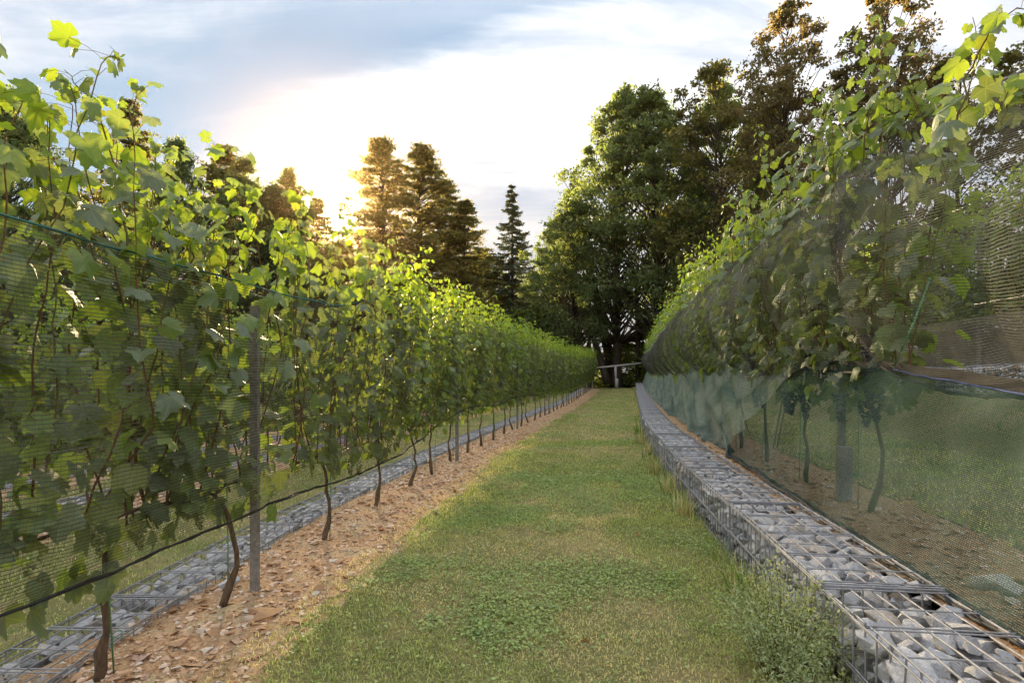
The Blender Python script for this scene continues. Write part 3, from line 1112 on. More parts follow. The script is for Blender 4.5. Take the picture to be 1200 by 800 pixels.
def stake(a, y, z, label, group, tie=True, rx=0, h=1.0):
    o = link('support_stake', STAKE, None, P(a, y, z)); o.rotation_euler = (rx, random.gauss(0, .03), random.uniform(0, 6)); o.scale = (1, 1, h)
    tag(o, label, 'stake', group)
    if tie:
        k = link('tie', TIE, o, (0, 0, 0)); k.location = (-.02, -.03, 0)


VL = -2.58
LROW = 'vines of the netted row left of the lane'
# left row: positions read off the photograph
ysl = [.45, 1.75, 2.98, 3.95, 5.55, 6.9, 8.2, 9.35, 10.5, 11.8]
while ysl[-1] < YEND-1.6: ysl.append(ysl[-1]+1.25)
near_kw = [dict(nshoot=7, htop=2.3), dict(nshoot=11, htop=2.4), dict(nshoot=14, htop=2.95), dict(nshoot=12, htop=2.68), dict(nshoot=13, htop=2.9), dict(nshoot=15, htop=2.9)]
protoL = [far_proto(200+i, .86, 2.95, 20, clu_g if i % 2 else None, leafstep=.066, smin=.06, smax=.10, hvar=.18, skirt=.03) for i in range(5)]
seen = set()
for i, y in enumerate(ysl):
    lab = f'{ordinal(i)} grapevine of the row left of the lane, from the camera'
    if i < 6:
        near_vine(VL, y, 0, 300+i, .80, near_kw[i]['htop'], near_kw[i]['nshoot'], lab, LROW, nclu=3, smin=.07, smax=.125, wid=.60, hvar=.13, skirt=.18 if i < 3 else .06, leafstep=.088 if i > 1 else .11)
    else:
        q = (i*2+i//5) % 5
        if q not in seen: o = protoL[q]; seen.add(q)
        else: o = dup_tree(protoL[q], (0, 0, 0), 0)
        o.location = P(VL, y); o.rotation_euler = (0, 0, -math.atan(float(slope(y)))+(math.pi if i % 2 else 0)); o.scale = (1, 1, random.uniform(.97, 1.05))
        tag(o, lab, 'grapevine', LROW)
    stake(VL+.03, y+.07, 0, f'thin green stake at the {ordinal(i)} vine of the left row', 'green stakes of the left row', h=random.uniform(.6, .8))

# tall shoot of the near left plant reaching into the sky
def lone_shoot(name, pts, sizes, seed, label, lm=.11):
    root = empty(name, tuple(pts[0]))
    pts = np.array(pts, dtype=float); base_ = pts[0].copy(); pts = pts-base_
    # resample
    t_ = np.linspace(0, 1, len(pts)); tt = np.linspace(0, 1, 14)
    pp = np.stack([np.interp(tt, t_, pts[:, k]) for k in range(3)], -1)
    pp[1:-1] += np.random.default_rng(seed).normal(0, .012, (12, 3))
    acc = Acc(); tube(acc, pp, np.linspace(.006, .0018, 14), 6, False); link('cane', acc.mesh('cane', M_shoot, True), root)
    r = np.random.default_rng(seed); st = Acc()
    L = np.linalg.norm(np.diff(pp, axis=0), axis=1).sum(); n = int(L/.042); sd_ = 1
    for q in range(n):
        f = q/n*12.9; i0 = int(f); p = pp[i0]*(1-f+i0)+pp[i0+1]*(f-i0); sd_ = -sd_
        off = np.array([sd_*.8+r.normal(0, .4), r.normal(0, .7), r.normal(.1, .3)]); off /= np.linalg.norm(off); lp = p+off*r.uniform(.06, .13)
        s = r.uniform(*sizes)*(1-.5*q/n)
        fr = frame_from(np.array([[sd_*.5, r.normal(-.3, .8), r.uniform(.0, 1.0)]]), np.array([[off[0]*.7, off[1], -r.uniform(.2, 1)]]))[0]
        o = link('leaf', (leaf_y if q > n*.25 and (q*7+seed) % 5 < 3 else leaf_me)[(q*3+seed) % 5], root)  # mixes in young leaves whose lighter colour carries painted backlight
        o.matrix_local = Matrix([list(fr[i]*s)+[lp[i]] for i in range(3)]+[[0, 0, 0, 1]])
        tube(st, [p, (p+lp)/2+np.array([0, 0, .015]), lp], .0013, 3, False)
    tag(link('leaf_stalks', st.mesh('leaf_stalks', M_shoot, True), root), kind='stuff')
    tag(root, label, 'vine shoot')
    return root


def pxp(px, py, Y): return ((px-600)/667*Y, Y, CAMH+(440-py)/667*Y)


lone_shoot('vine_shoot', [pxp(150, 300, 3.0), pxp(140, 200, 3.0), pxp(105, 120, 2.95), pxp(75, 82, 2.9)], (.055, .085), 3, 'tallest vine shoot rising into the sky at the upper left')
lone_shoot('vine_shoot', [pxp(60, 300, 2.7), pxp(50, 220, 2.65), pxp(22, 160, 2.6)], (.055, .085), 4, 'leafy vine shoot at the left edge below the tallest one')
lone_shoot('vine_shoot', [pxp(225, 320, 3.6), pxp(225, 260, 3.6), pxp(250, 210, 3.6)], (.055, .085), 5, 'vine shoot standing up right of the tallest one on the left')
lone_shoot('vine_shoot', [pxp(170, 330, 3.2), pxp(185, 250, 3.2), pxp(180, 165, 3.2)], (.055, .085), 15, 'upright vine shoot just right of the tallest left one')
lone_shoot('vine_shoot', [pxp(1010, 200, 4.7), pxp(1020, 120, 4.7), pxp(1030, 60, 4.6), pxp(1025, 18, 4.6)], (.06, .10), 6, 'tall yellow green vine shoot above the right net')
lone_shoot('vine_shoot', [pxp(965, 230, 5.3), pxp(975, 150, 5.3), pxp(965, 95, 5.2)], (.06, .095), 7, 'shorter vine shoot left of the tall one on the right')
lone_shoot('vine_shoot', [pxp(1050, 190, 4.4), pxp(1055, 130, 4.4), pxp(1080, 90, 4.3)], (.06, .095), 16, 'vine shoot rising right of the tall one on the right')
lone_shoot('vine_shoot', [pxp(1120, 150, 3.0), pxp(1140, 70, 2.9), pxp(1175, 20, 2.8), pxp(1215, 10, 2.7)], (.07, .11), 8, 'large leaved shoot arching into the upper right corner')
lone_shoot('vine_shoot', [pxp(1090, 200, 3.6), pxp(1130, 120, 3.5), pxp(1150, 60, 3.4), pxp(1140, 20, 3.4)], (.07, .105), 18, 'vine shoot left of the large leaved arching one at upper right')
lone_shoot('vine_shoot', [pxp(1210, 130, 3.0), pxp(1180, 90, 3.0), pxp(1175, 150, 3.1)], (.07, .105), 19, 'drooping vine shoot at the right edge below the arching one')
lone_shoot('vine_shoot', [pxp(905, 280, 6.6), pxp(900, 200, 6.6), pxp(890, 150, 6.6)], (.06, .095), 17, 'vine shoot above the net left of the short right shoot')

# right row ------------------------------------------------------------------------------------
VR = 2.43
RROW = 'vines of the row behind the grey net on the right'
ysr = [4.92, 6.3, 7.7, 9.1, 10.4, 11.7]
while ysr[-1] < YEND-2: ysr.append(ysr[-1]+1.25)
protoR = [far_proto(400+i, 1.18, 3.38, 20, clu_b if i % 2 else None, leafstep=.068, smin=.065, smax=.105, hvar=.25, spread=.25) for i in range(4)]
seen = set()
for i, y in enumerate(ysr):
    lab = f'{ordinal(i)} grapevine of the row right of the lane, from the camera'
    if i < 4:
        near_vine(VR, y, STEP, 500+i, 1.15, 3.35, 17, lab, RROW, nclu=5, clu=clu_b, smin=.08, smax=.135, wid=.62, leafstep=.088, spread=.32, hvar=.25)
    else:
        q = (i*3) % 4
        if q not in seen: o = protoR[q]; seen.add(q)
        else: o = dup_tree(protoR[q], (0, 0, 0), 0)
        o.location = P(VR, y, STEP); o.rotation_euler = (0, 0, -math.atan(float(slope(y)))+(math.pi if i % 2 else 0)); o.scale = (1, 1, random.uniform(.96, 1.06))
        tag(o, lab, 'grapevine', RROW)
    stake(VR-.05, y+.1, STEP, f'green stake at the {ordinal(i)} vine of the right row', 'green stakes of the right row')

# further rows: left second, third, fourth, and the upper right one
def row(a, z, hc, protos, y0, y1, side, group, seed):
    y = y0; i = 0; seen = set()
    while y < y1:
        q = (i*3+seed+i//4) % len(protos)
        o = dup_tree(protos[q], P(a, y, z), -math.atan(float(slope(y)))+(math.pi if i % 2 else 0)); o.scale = (1, 1, random.uniform(.95, 1.05))
        tag(o, f'{ordinal(i)} grapevine of the {side}, from the camera', 'grapevine', group)
        y += 1.25; i += 1


row(VL-PER, -STEP, .86, protoL, 3.4, YEND-1.5, 'second vine row on the left', 'vines of the second row left', 1)
row(VL-2*PER, -2*STEP, .86, protoL, 6.0, YEND-1.5, 'third vine row on the left', 'vines of the third row left', 2)
row(VL-3*PER, -3*STEP, .86, protoL, 10, YEND-1.5, 'fourth vine row on the left', 'vines of the fourth row left', 3)
row(8.1, 1.72, 1.1, protoR, 6.5, 36, 'upper terrace row on the right', 'vines of the upper right row', 4)
for q in range(5):
    if protoL[q].location.y == 0: purge(protoL[q])
for q in range(4):
    if protoR[q].location.y == 0: purge(protoR[q])

# ------------------------------------------------------------------ posts and trellis wires
def post_mesh(h, wx=.045, wy=.06, foot=None):
    acc = Acc()
    # open C profile: web and two flanges, with hooks
    box(acc, (0, 0, h/2-.15), (wx*.18, wy, h+.3))
    for s in (-1, 1):
        box(acc, (-wx*.40, s*(wy/2-.003), h/2-.15), (wx*.62, .006, h+.3))
        box(acc, (-wx*.72, s*(wy/2-.011), h/2-.15), (.005, .011, h+.296))
    return acc.mesh('vineyard_post', M_post)


def hooks_mesh(h, wy=.06):
    acc = Acc()
    z = .35
    while z < h-.05:
        for s in (-1, 1): box(acc, (.012, s*(wy/2+.004), z), (.02, .010, .012))
        z += .1
    return acc.mesh('wire_hooks', M_post)


pm_l, hk_l = post_mesh(2.12), hooks_mesh(2.12)
pm_r, hk_r = post_mesh(3.1, .05, .062), hooks_mesh(3.1, .062)


def posts(a, z, ys_, pm, hk, side, group, first=None):
    for i, y in enumerate(ys_):
        o = link('vineyard_post', pm, None, P(a, y, z)); o.rotation_euler = (random.gauss(0, .006), random.gauss(0, .006), -math.atan(float(slope(y)))-math.pi/2)
        link('wire_hooks', hk, o)
        tag(o, (first if (first and i == 0) else f'{ordinal(i)} grey steel post of the {side}, from the camera'), 'post', group)


yp = [4.23+6.4*i for i in range(8)]
posts(-2.49, 0, yp, pm_l, hk_l, 'netted row left of the lane', 'posts of the left row', 'nearest grey steel post standing in the soil left of the lane')
posts(-2.49-PER, -STEP, [3.5+6.4*i for i in range(8)], pm_l, hk_l, 'second row on the left', 'posts of the second left row')
posts(-2.49-2*PER, -2*STEP, [7+6.4*i for i in range(7)], pm_l, hk_l, 'third row on the left', 'posts of the third left row')
posts(VR, STEP, [5.43+6.4*i for i in range(7)], pm_r, hk_r, 'row behind the green shade net', 'posts of the right row', 'wide footed grey post behind the green shade net')
posts(8.1, 1.72, [11.9+6.4*i for i in range(4)], pm_r, hk_r, 'upper row on the right', 'posts of the upper right row')
# wider foot sleeve of the near right post
acc = Acc(); box(acc, (0, 0, .2), (.10, .125, .62)); o = link('post_sleeve', acc.mesh('post_sleeve', M_concrete), None, P(VR, 5.40, STEP)); o.rotation_euler = (0, 0, -math.atan(.13))
tag(o, 'wide grey sleeve round the foot of the nearest right post', 'post sleeve')


def rowcurve(a, z, y0, y1, sag=0.0, step=.8, span=6.4, off=0.0, nz=0.0):
    Y = np.arange(y0, y1, step)
    ph = ((Y-off) % span)/span
    return np.stack([C(Y)+a, Y, z+rise(Y)-sag*4*ph*(1-ph)+(vnoise(Y, Y*0, .8)-.5)*nz], -1)


def wire_thing(name, pts, rad, mat, label, cat, group=None, sides=5):
    acc = Acc(); tube(acc, pts, rad, sides, True)
    o = link(name, acc.mesh(name, mat, True)); tag(o, label, cat, group); return o


for z, w_ in ((.82, 'lowest'), (1.25, 'second lowest'), (1.75, 'second highest'), (2.22, 'highest')):
    wire_thing('trellis_wire', rowcurve(VL+.03, z, -3, YEND-1, .02, off=4.23), .0016, M_row_wire, f'{w_} trellis wire of the left vine row', 'wire', 'trellis wires of the left row')
for z, w_ in ((1.15, 'lowest'), (1.65, 'second lowest'), (2.3, 'second highest'), (2.95, 'highest')):
    wire_thing('trellis_wire', rowcurve(VR+.03, z+STEP, -1, YEND-1, .02, off=5.43), .0018, M_row_wire, f'{w_} trellis wire of the right vine row', 'wire', 'trellis wires of the right row')
for z, w_ in ((1.15, 'lowest'), (1.9, 'middle'), (2.55, 'upper'), (2.72, 'topmost')):
    wire_thing('trellis_wire', rowcurve(8.1, z+1.72, 2, 36, .04, off=5.5), .004, M_row_wire, f'{w_} wire of the upper right vine row', 'wire', 'trellis wires of the upper right row')
wire_thing('trellis_wire', rowcurve(VL-PER, .45, 2, YEND, .02), .003, M_row_wire, 'wire of the second vine row on the left', 'wire')
for d, w_ in ((0, 'left'), (.06, 'right')):
    wire_thing('guy_string', [(3.5+d, 6.3, 3.7), (3.86+d, 7.8, 2.05), (4.2+d, 9.15, .43)], .014, M_string, f'{w_} one of two pale strings slanting down behind the green net', 'string', 'slanting strings')
# leaning green stake on the right
o = link('support_stake', STAKE, None, pxp(1050, 420, 5.0)); o.scale = (1.6, 1.6, .5); o.rotation_euler = (0, R(22), 0)
o.location = pxp(1050, 425, 4.2); tag(o, 'pale green stake tip leaning right beside the dark grapes', 'stake')

# ------------------------------------------------------------------ nets
def net(name, y0, y1, prof, mat, label, cat, dy=.12, nt_=26, parent=None, ufac=1.0, ysh=0.0):
    """prof(t, y) -> (a, z) arrays; t 0 bottom .. 1 top"""
    Y = np.arange(y0, y1, dy); T = np.linspace(0, 1, nt_)
    yy, tt = np.meshgrid(Y, T, indexing='ij')
    yy = yy+ysh*(1-tt)
    a, z = prof(tt, yy)
    V = np.stack([C(yy)+a, yy, z+rise(yy)], -1)
    dv = np.linalg.norm(np.diff(V, axis=1), axis=2).mean(0)
    vv = np.concatenate([[0], np.cumsum(dv)])
    uv = np.stack([yy*ufac, np.tile(vv, (len(Y), 1))], -1).reshape(-1, 2)
    ix = np.arange(len(Y)*nt_).reshape(len(Y), nt_)
    F = np.stack([ix[:-1, :-1], ix[1:, :-1], ix[1:, 1:], ix[:-1, 1:]], -1).reshape(-1, 4)
    o = link(name, make_mesh(name, V.reshape(-1, 3), F, mat, True, uv), parent)
    if parent is None: tag(o, label, cat)
    return o, V


def lbot(y): return .63 + sstep(y, 5.2, 12)*.36 - .10*np.sin(np.clip((y-4.23)/6.4, -1, 9)*np.pi)**2*sstep(y, 4.2, 5)
def ltop(y): return 2.24+sstep(y, 5.0, 6.8)*.30+sstep(y, 7, 13)*.16


def prof_left(t, y):
    b, tp = lbot(y), ltop(y)
    tp = tp + (vnoise(y, y*0+9, 1.1)-.5)*.10*sstep(y, 4.6, 6); b = b+(vnoise(y, y*0+2, .8)-.5)*.05
    z = b+(tp-b)*t
    a = VL+.20+.17*np.sin(np.pi*np.clip(t, 0, 1)**.7)+(vnoise(y*1.0, z*.6, 1.4)-.5)*.14+(vnoise(y, z*.15, 5, 2)-.5)*.045
    return a, z


def prof_left_back(t, y):
    b, tp = lbot(y)+.1, ltop(y)
    z = b+(tp-b)*t
    return VL-.22-.14*np.sin(np.pi*t)+(vnoise(y+40, z*.6, 1.4)-.5)*.14, z


root = empty('bird_net', P(VL, 5)); tag(root, 'brown bird net draped over the vine row left of the lane', 'net')
lo = np.array(P(VL, 5))


def reparent(o, root):
    o.parent = root; o.matrix_parent_inverse = Matrix.Translation(-Vector(root.location))


n1_, V1 = net('lane_side_mesh', -2, YEND-1.5, prof_left, M_net_l, '', '', parent=root, nt_=22); reparent(n1_, root)
n2_, V2 = net('back_side_mesh', 5.4, YEND-1.5, prof_left_back, M_net_l, '', '', parent=root, nt_=10, dy=.25); reparent(n2_, root)
acc = Acc(); tube(acc, V1[:, 0]+rng.normal(0, .003, (len(V1), 3)), .007, 6)
tube(acc, V1[:, 0]+np.array([.01, 0, .012])+rng.normal(0, .004, (len(V1), 3)), .006, 5)
o = link('bottom_hem', acc.mesh('bottom_hem', M_cord, True), root); reparent(o, root)
acc = Acc(); tube(acc, V1[:, -1], .006, 5); o = link('top_cord', acc.mesh('top_cord', M_teal, True), root); reparent(o, root)

# second left row has its net too
def prof_left2(t, y):
    b, tp = .93+0*y, 2.5+0*y
    z = b+(tp-b)*t+(vnoise(y, y*0+5, 1.0)-.5)*.1
    return VL-PER+.3+.15*np.sin(np.pi*t)+(vnoise(y+20, z*.6, 1.4)-.5)*.14, z-STEP


net('bird_net', 3, YEND-2, prof_left2, M_net_l, 'brown bird net on the second vine row left', 'net', dy=.25, nt_=10)


def rbot_z(y):
    ph = ((y-5.4) % 3.2)/3.2
    return 1.70-.12*np.sin(np.pi*ph)**2*sstep(y, 5, 6)-.22*(1-sstep(y, 2.5, 5.4))


def prof_right(t, y):
    tp = 3.62+(vnoise(y, y*0+4, .9)-.5)*.16-.28*(1-sstep(y, 2.2, 5)); b = rbot_z(y)-.02
    z = b+(tp-b)*t - .10*np.abs(np.sin(np.pi*y/1.45))**.6*(1-t)**2 + .06*(1-t)**2
    bulge = .53*np.sin(np.pi*np.clip(t, 0, 1)**.9)
    fold = np.abs(vnoise(y*1.0+t*1.2, t*.35, 2.6, 3)-.5)*.30-.15*np.abs(np.sin(np.pi*(y+.35*t)/1.45))**.55*np.sin(np.pi*np.clip(t, 0, 1)**.7)+.06
    a = VR-.04-.20*(1-t)-bulge+fold-.05+.10*t
    near_ = 1-sstep(y, 3.2, 5.2)
    a = a*(1-near_*.0)+near_*.10
    return a, z


root = empty('hail_net', P(VR, 5)); tag(root, 'grey fine net draped over the vine row right of the lane', 'net')
n3_, V3 = net('draped_mesh', -.5, YEND-1.2, prof_right, M_net_r, '', '', parent=root, nt_=30, dy=.09); reparent(n3_, root)
pl, off_ = Acc(), 0
yg = 4.35
while yg < YEND-2:
    T_ = np.linspace(0, 1, 18); hw = .05+.05*random.random()
    for lay in (0, 1):
        yy_ = np.array([yg-hw*(1-.5*lay), yg+hw*(1-.5*lay)])[:, None]+.28*(1-T_)[None]*(1 if int(yg*7) % 2 else -1)+.03*np.sin(T_*6+yg)[None]
        a_, z_ = prof_right(np.tile(T_, (2, 1)), yy_)
        V_ = np.stack([C(yy_)+a_-.015-.012*lay, yy_, z_+rise(yy_)], -1)
        uv_ = np.stack([yy_+.013*lay, z_+.007*lay], -1).reshape(-1, 2); ix_ = np.arange(36).reshape(2, 18)
        F_ = np.stack([ix_[0, :-1], ix_[1, :-1], ix_[1, 1:], ix_[0, 1:]], -1)
        pl.add(V_.reshape(-1, 3), F_, uv_)
    yg += 1.45
o = link('pleats', pl.mesh('pleats', M_net_r, True), root); reparent(o, root); tag(o, kind='stuff')
acc = Acc()
for q in range(3): tube(acc, V3[:, -1]+np.array([.012*q, 0, .008*q-.01])+rng.normal(0, .004, (len(V3), 3)), .009, 5)
o = link('top_fold', acc.mesh('top_fold', M_net_r if False else M_post, True), root); reparent(o, root)
acc = Acc(); tube(acc, V3[:, 0]+rng.normal(0, .004, (len(V3), 3)), .014, 5); o = link('bottom_hem', acc.mesh('bottom_hem', M_cord, True), root); reparent(o, root)


def prof_up(t, y):
    z = 1.72+1.0+(2.35)*t+(vnoise(y, y*0+5, 1.0)-.5)*.15
    return 7.75-.15*np.sin(np.pi*t)+(vnoise(y+20, z*.6, 1.4)-.5)*.16, z


net('hail_net', 3, 36, prof_up, M_net_r, 'grey net over the upper terrace vine row on the right', 'net', dy=.25, nt_=12)
net('windbreak_net', 3, 36, lambda t, y: (7.45+(vnoise(y, t, 1.0)-.5)*.08, 1.80+.92*t+0*y), M_net_w, 'pale grey net hung low below the upper right vine row', 'net', dy=.25, nt_=10)


# green shade net
def gbot_a(y): return np.interp(y, [0, 3, 6, 8, 11, 14, 20, 38, 60], [1.86, 1.88, 1.98, 2.06, 2.22, 2.30, 2.10, 1.95, 1.9])


def prof_green(t, y):
    tz = rbot_z(y)+.02+(vnoise(y, y*0+14, 1.4)-.5)*.05
    peak = np.exp(-((y-9.0)/.7)**2)*.10+np.exp(-((y-12.4)/.5)**2)*.12
    tz = tz+peak
    bz = .455+(vnoise(y, y*0+1, 1.2)-.5)*.03
    z = bz+(tz-bz)*t
    ab = gbot_a(y); at = VR-.17
    a = ab+(at-ab)*t**.8
    # slack folds fanning from the tie points
    ph = y-2.6*t
    amp = .24*sstep(y, 6, 8.5)*(1-.5*sstep(y, 14, 24))+.03
    a = a+(vnoise(ph, t*.5, 1.5, 3)-.5)*amp*(1-.4*t)*1.3+.035*np.sin(6.5*ph+5*vnoise(y, t, .5, 2))*sstep(y, 6, 8)*(1-.7*t)-.05*np.sin(np.pi*t)
    a = a - .03*(np.exp(-t/.04))
    return a, z


root = empty('shade_net', P(VR-.2, 6)); tag(root, 'green woven shade net hanging low along the right row above the stone baskets', 'net')
n4_, V4 = net('woven_mesh', -.5, YEND-1.0, prof_green, M_net_g, '', '', parent=root, nt_=26, dy=.08); reparent(n4_, root)
# doubled layer further along, where the cloth lies on itself
for nl_, (yb_, ys_, of_) in enumerate(((6.2, 2.3, .03), (7.0, 2.6, .05), (8.2, 2.8, .07))):
    n5_, V5 = net('doubled_mesh', yb_, YEND-4.2, lambda t, y: (prof_green(t, y)[0]-of_, prof_green(t, y)[1]-.004), M_net_g2, '', '', parent=root, nt_=26, dy=.08, ysh=ys_); reparent(n5_, root)
acc = Acc()
for q in range(5): tube(acc, V4[:, 0]+np.array([.017*q-.02, 0, .010*(q % 2)])+rng.normal(0, .006, (len(V4), 3)), .011, 5)
o = link('rolled_hem', acc.mesh('rolled_hem', M_cord, True), root); reparent(o, root)
acc = Acc(); tube(acc, V4[:60, -1]+rng.normal(0, .002, (60, 3)), .005, 5); o = link('blue_cord', acc.mesh('blue_cord', M_blue, True), root); reparent(o, root)
n6_, _ = net('folded_hem', -.5, 7.2, lambda t, y: (prof_green(t*0+1, y)[0]+.03, prof_green(t*0+1, y)[1]-.015+.085*t*np.clip((6.5-y)/3, .1, 1)), M_cord, '', '', parent=root, nt_=4, dy=.15); reparent(n6_, root)

# ------------------------------------------------------------------ end rail
acc = Acc()
root = empty('end_rail', pxp(722, 455, 49.5)); tag(root, 'weathered wooden rail on one post closing the far end of the lane', 'rail')
X0 = root.location.x
acc = Acc(); tube(acc, [(-2.1, 0, 1.75), (0, 0, 1.95), (2.7, 0, 2.25)], .085, 8); link('beam', acc.mesh('beam', M_pale, True), root)
acc = Acc(); tube(acc, [(0, 0, -.3), (-.02, 0, 1.0), (-.05, 0, 1.9)], .10, 8); link('post', acc.mesh('post', M_pale, True), root)
acc = Acc(); tube(acc, [(.05, -.02, -.1), (.05, -.02, .85)], .14, 8); link('base_sleeve', acc.mesh('base_sleeve', M_concrete, True), root)

# ------------------------------------------------------------------ grass
def tone(x, y):
    """patchy turf: fresh green, olive, straw"""
    dry = sstep(vnoise(x+7, y, .9, 4), .46, .66); cl = sstep(vnoise(x, y+30, 1.1, 4), .5, .66)
    return dry, cl


def grass(name, n, y0, y1, a0f, a1f, h, wd, zbase, label, seed, blades3=True, pw=1.6, dens=None, dryb=0.0, lean=.5, parent=None):
    r = np.random.default_rng(seed)
    y = y0+(y1-y0)*r.random(n)**pw
    lo_, hi_ = a0f(y), a1f(y)
    a = lo_+(hi_-lo_)*r.random(n)
    if dens is not None:
        k = r.random(n) < dens(a, y); a, y = a[k], y[k]
    n = len(a)
    x = C(y)+a; z = zbase+rise(y)+turf(a, y)+.006
    dry, cl = tone(x, y)
    d = np.clip(dry*.85+r.normal(0, .22, n)+dryb, 0, 1)[:, None]
    c = (1-d)*np.array([.41, .46, .17])+d*np.array([.72, .60, .36])
    c = c*(1-.3*cl[:, None])+np.array([.10, .30, .06])*.3*cl[:, None]
    c *= r.uniform(.4, 1.35, n)[:, None]
    hh = h*r.uniform(.45, 1.25, n)*(1-.35*dry); th = r.uniform(0, 6.28, n); ln = np.abs(r.normal(lean, .3, n))
    ww = wd*r.uniform(.6, 1.3, n)
    dx, dy = np.cos(th), np.sin(th); px_, py_ = -dy, dx
    b = np.stack([x, y, z], -1)
    P1 = b+np.stack([dx*ln*hh*.35, dy*ln*hh*.35, hh*.6], -1)
    P2 = b+np.stack([dx*ln*hh, dy*ln*hh, hh*(1-.25*ln)], -1)
    W = np.stack([px_, py_, 0*px_], -1)*ww[:, None]
    if blades3:
        V = np.stack([b-W, b+W, P1-W*.8, P1+W*.8, P2], 1).reshape(-1, 3)
        F = np.array([(0, 1, 3), (0, 3, 2), (2, 3, 4)]); k = 5
    else:
        V = np.stack([b-W, b+W, P2], 1).reshape(-1, 3); F = np.array([(0, 1, 2)]); k = 3
    F = (F[None]+(np.arange(n)*k)[:, None, None]).reshape(-1, 3)
    o = link(name, make_mesh(name, V, F, M_grass, False, None, np.repeat(c, k, 0)))
    tag(o, label, 'grass', kind='stuff')
    return o


def edge_l(y): return -1.80+(vnoise(y, y*0+3.3, 1.3, 3)-.5)*.40
def edge_r(y): return 1.24+0*y


grass('grass', 80000, 2.3, 6.5, edge_l, edge_r, .029, .0026, -.004, 'short mown grass of the lane close to the camera', 1, pw=1.25, lean=.85)
grass('grass', 50000, 6.0, 14, edge_l, edge_r, .034, .0046, -.004, 'mown grass of the lane in the middle distance', 2, True, 1.3)
grass('grass', 38000, 13, YEND+2, edge_l, edge_r, .055, .009, -.004, 'mown grass of the far end of the lane', 3, False, 1.3)
grass('grass', 30000, 3.5, 30, lambda y: -PER-1.85+0*y, lambda y: -PER+1.22+0*y, .05, .007, -STEP, 'grass of the lane beyond the left baskets', 4, False, 1.5)
grass('grass', 16000, 7, 40, lambda y: -2*PER-1.85+0*y, lambda y: -2*PER+1.22+0*y, .06, .010, -2*STEP, 'grass of the far left lane', 5, False, 1.3)
grass('grass', 26000, 3.0, 26, lambda y: 2.9+0*y, lambda y: 5.7+0*y, .06, .008, STEP, 'grass behind the green shade net', 6, False, 1.4)
# sparse straw edge
grass('grass', 6000, 2.4, 14, lambda y: -2.05+0*y, lambda y: -1.72+0*y, .03, .0022, 0.0, 'straw coloured dry grass along the soil edge', 7, True, 1.5, dryb=.75, lean=1.0)
# longer growth along the foot of the baskets
grass('tall_grass', 3200, 2.2, 20, lambda y: 1.08+0*y, lambda y: 1.27+0*y, .17, .0038, 0.0, 'uncut tall grass along the foot of the right stone baskets', 8, True, 1.2, dens=lambda a, y: sstep(vnoise(y, y*0+77, 1.2), .38, .65), dryb=.25, lean=.6)
grass('tall_grass', 2500, 18, YEND, lambda y: 1.0+0*y, lambda y: 1.27+0*y, .20, .010, 0.0, 'tall grass at the far foot of the right baskets', 9, True, 1.2, dens=lambda a, y: sstep(vnoise(y, y*0+77, 1.2), .3, .6), dryb=.35)

# clover and broad leaved weeds, low rounded leaflets
def clover(name, n, y0, y1, s0, s1, seed, label, thr=(.50, .64)):
    r = np.random.default_rng(seed)
    y = y0+(y1-y0)*r.random(n)**1.25
    a = r.uniform(-1.72, 1.22, n); x = C(y)+a
    k = r.random(n) < sstep(vnoise(x, y+30, 1.1, 4), *thr)*.95+.05
    x, y, a = x[k], y[k], a[k]; n = len(x)
    t_ = np.arange(6)/6*2*np.pi
    bv = np.concatenate([[[0, 0, 0]], np.stack([np.cos(t_)*.9, np.sin(t_), .12*np.cos(2*t_)], -1)])
    bf = np.array([(0, 1+i, 1+(i+1) % 6) for i in range(6)])
    tl = r.normal(0, .4, n); th = r.uniform(0, 6.28, n)
    N = np.stack([np.sin(tl)*np.cos(th), np.sin(tl)*np.sin(th), np.cos(tl)], -1)
    fr = frame_from(N, np.stack([np.cos(th*2), np.sin(th*2), 0*th], -1))
    s = r.uniform(s0, s1, n)
    V, F, _ = merge_inst(bv, bf, fr*s[:, None, None], np.stack([x, y, .020+rise(y)+turf(a, y)+r.uniform(0, .022, n)], -1))
    c = np.array([.33, .42, .16])*r.uniform(.55, 1.3, n)[:, None]
    o = link(name, make_mesh(name, V, F, M_grass, False, None, np.repeat(c, 7, 0)))
    tag(o, label, 'clover', kind='stuff')


clover('clover', 52000, 2.3, 9, .006, .013, 31, 'patches of small leaved clover in the near lane', (.46, .66))
clover('clover', 9000, 8, 24, .012, .024, 32, 'clover patches in the farther lane')

# fallen vine leaves
M_dead = leaf_mat('dead_leaf', [(0, (.34, .13, .05)), (.5, (.46, .24, .09)), (1, (.50, .36, .14))], (1, 1, 1), trans=.15, rough=.8, spec=.1)
V_, F_, U_ = leaf_mesh(33, half_s, .5, .4, .3)
dead_me = make_mesh('fallen_leaf', V_, F_[:, ::-1], M_dead, True, U_)
rr = random.Random(12)
for i, y in enumerate(sorted(2.8+9*rr.random()**1.4 for _ in range(14))):
    a = rr.uniform(-2.7, 1.2) if i % 3 else rr.uniform(-2.7, -1.6); s_ = rr.uniform(.022, .042)
    o = link('fallen_leaf', dead_me, None, P(a, y, .028 if a > -1.8 else .02)); o.rotation_euler = (rr.gauss(0, .5), rr.gauss(0, .5), rr.uniform(0, 6)); o.scale = (s_, s_, s_)
    tag(o, f'{ordinal(i)} fallen curled brown leaf on the lane or its soil edge, from the camera', 'leaf', 'fallen leaves on the lane')

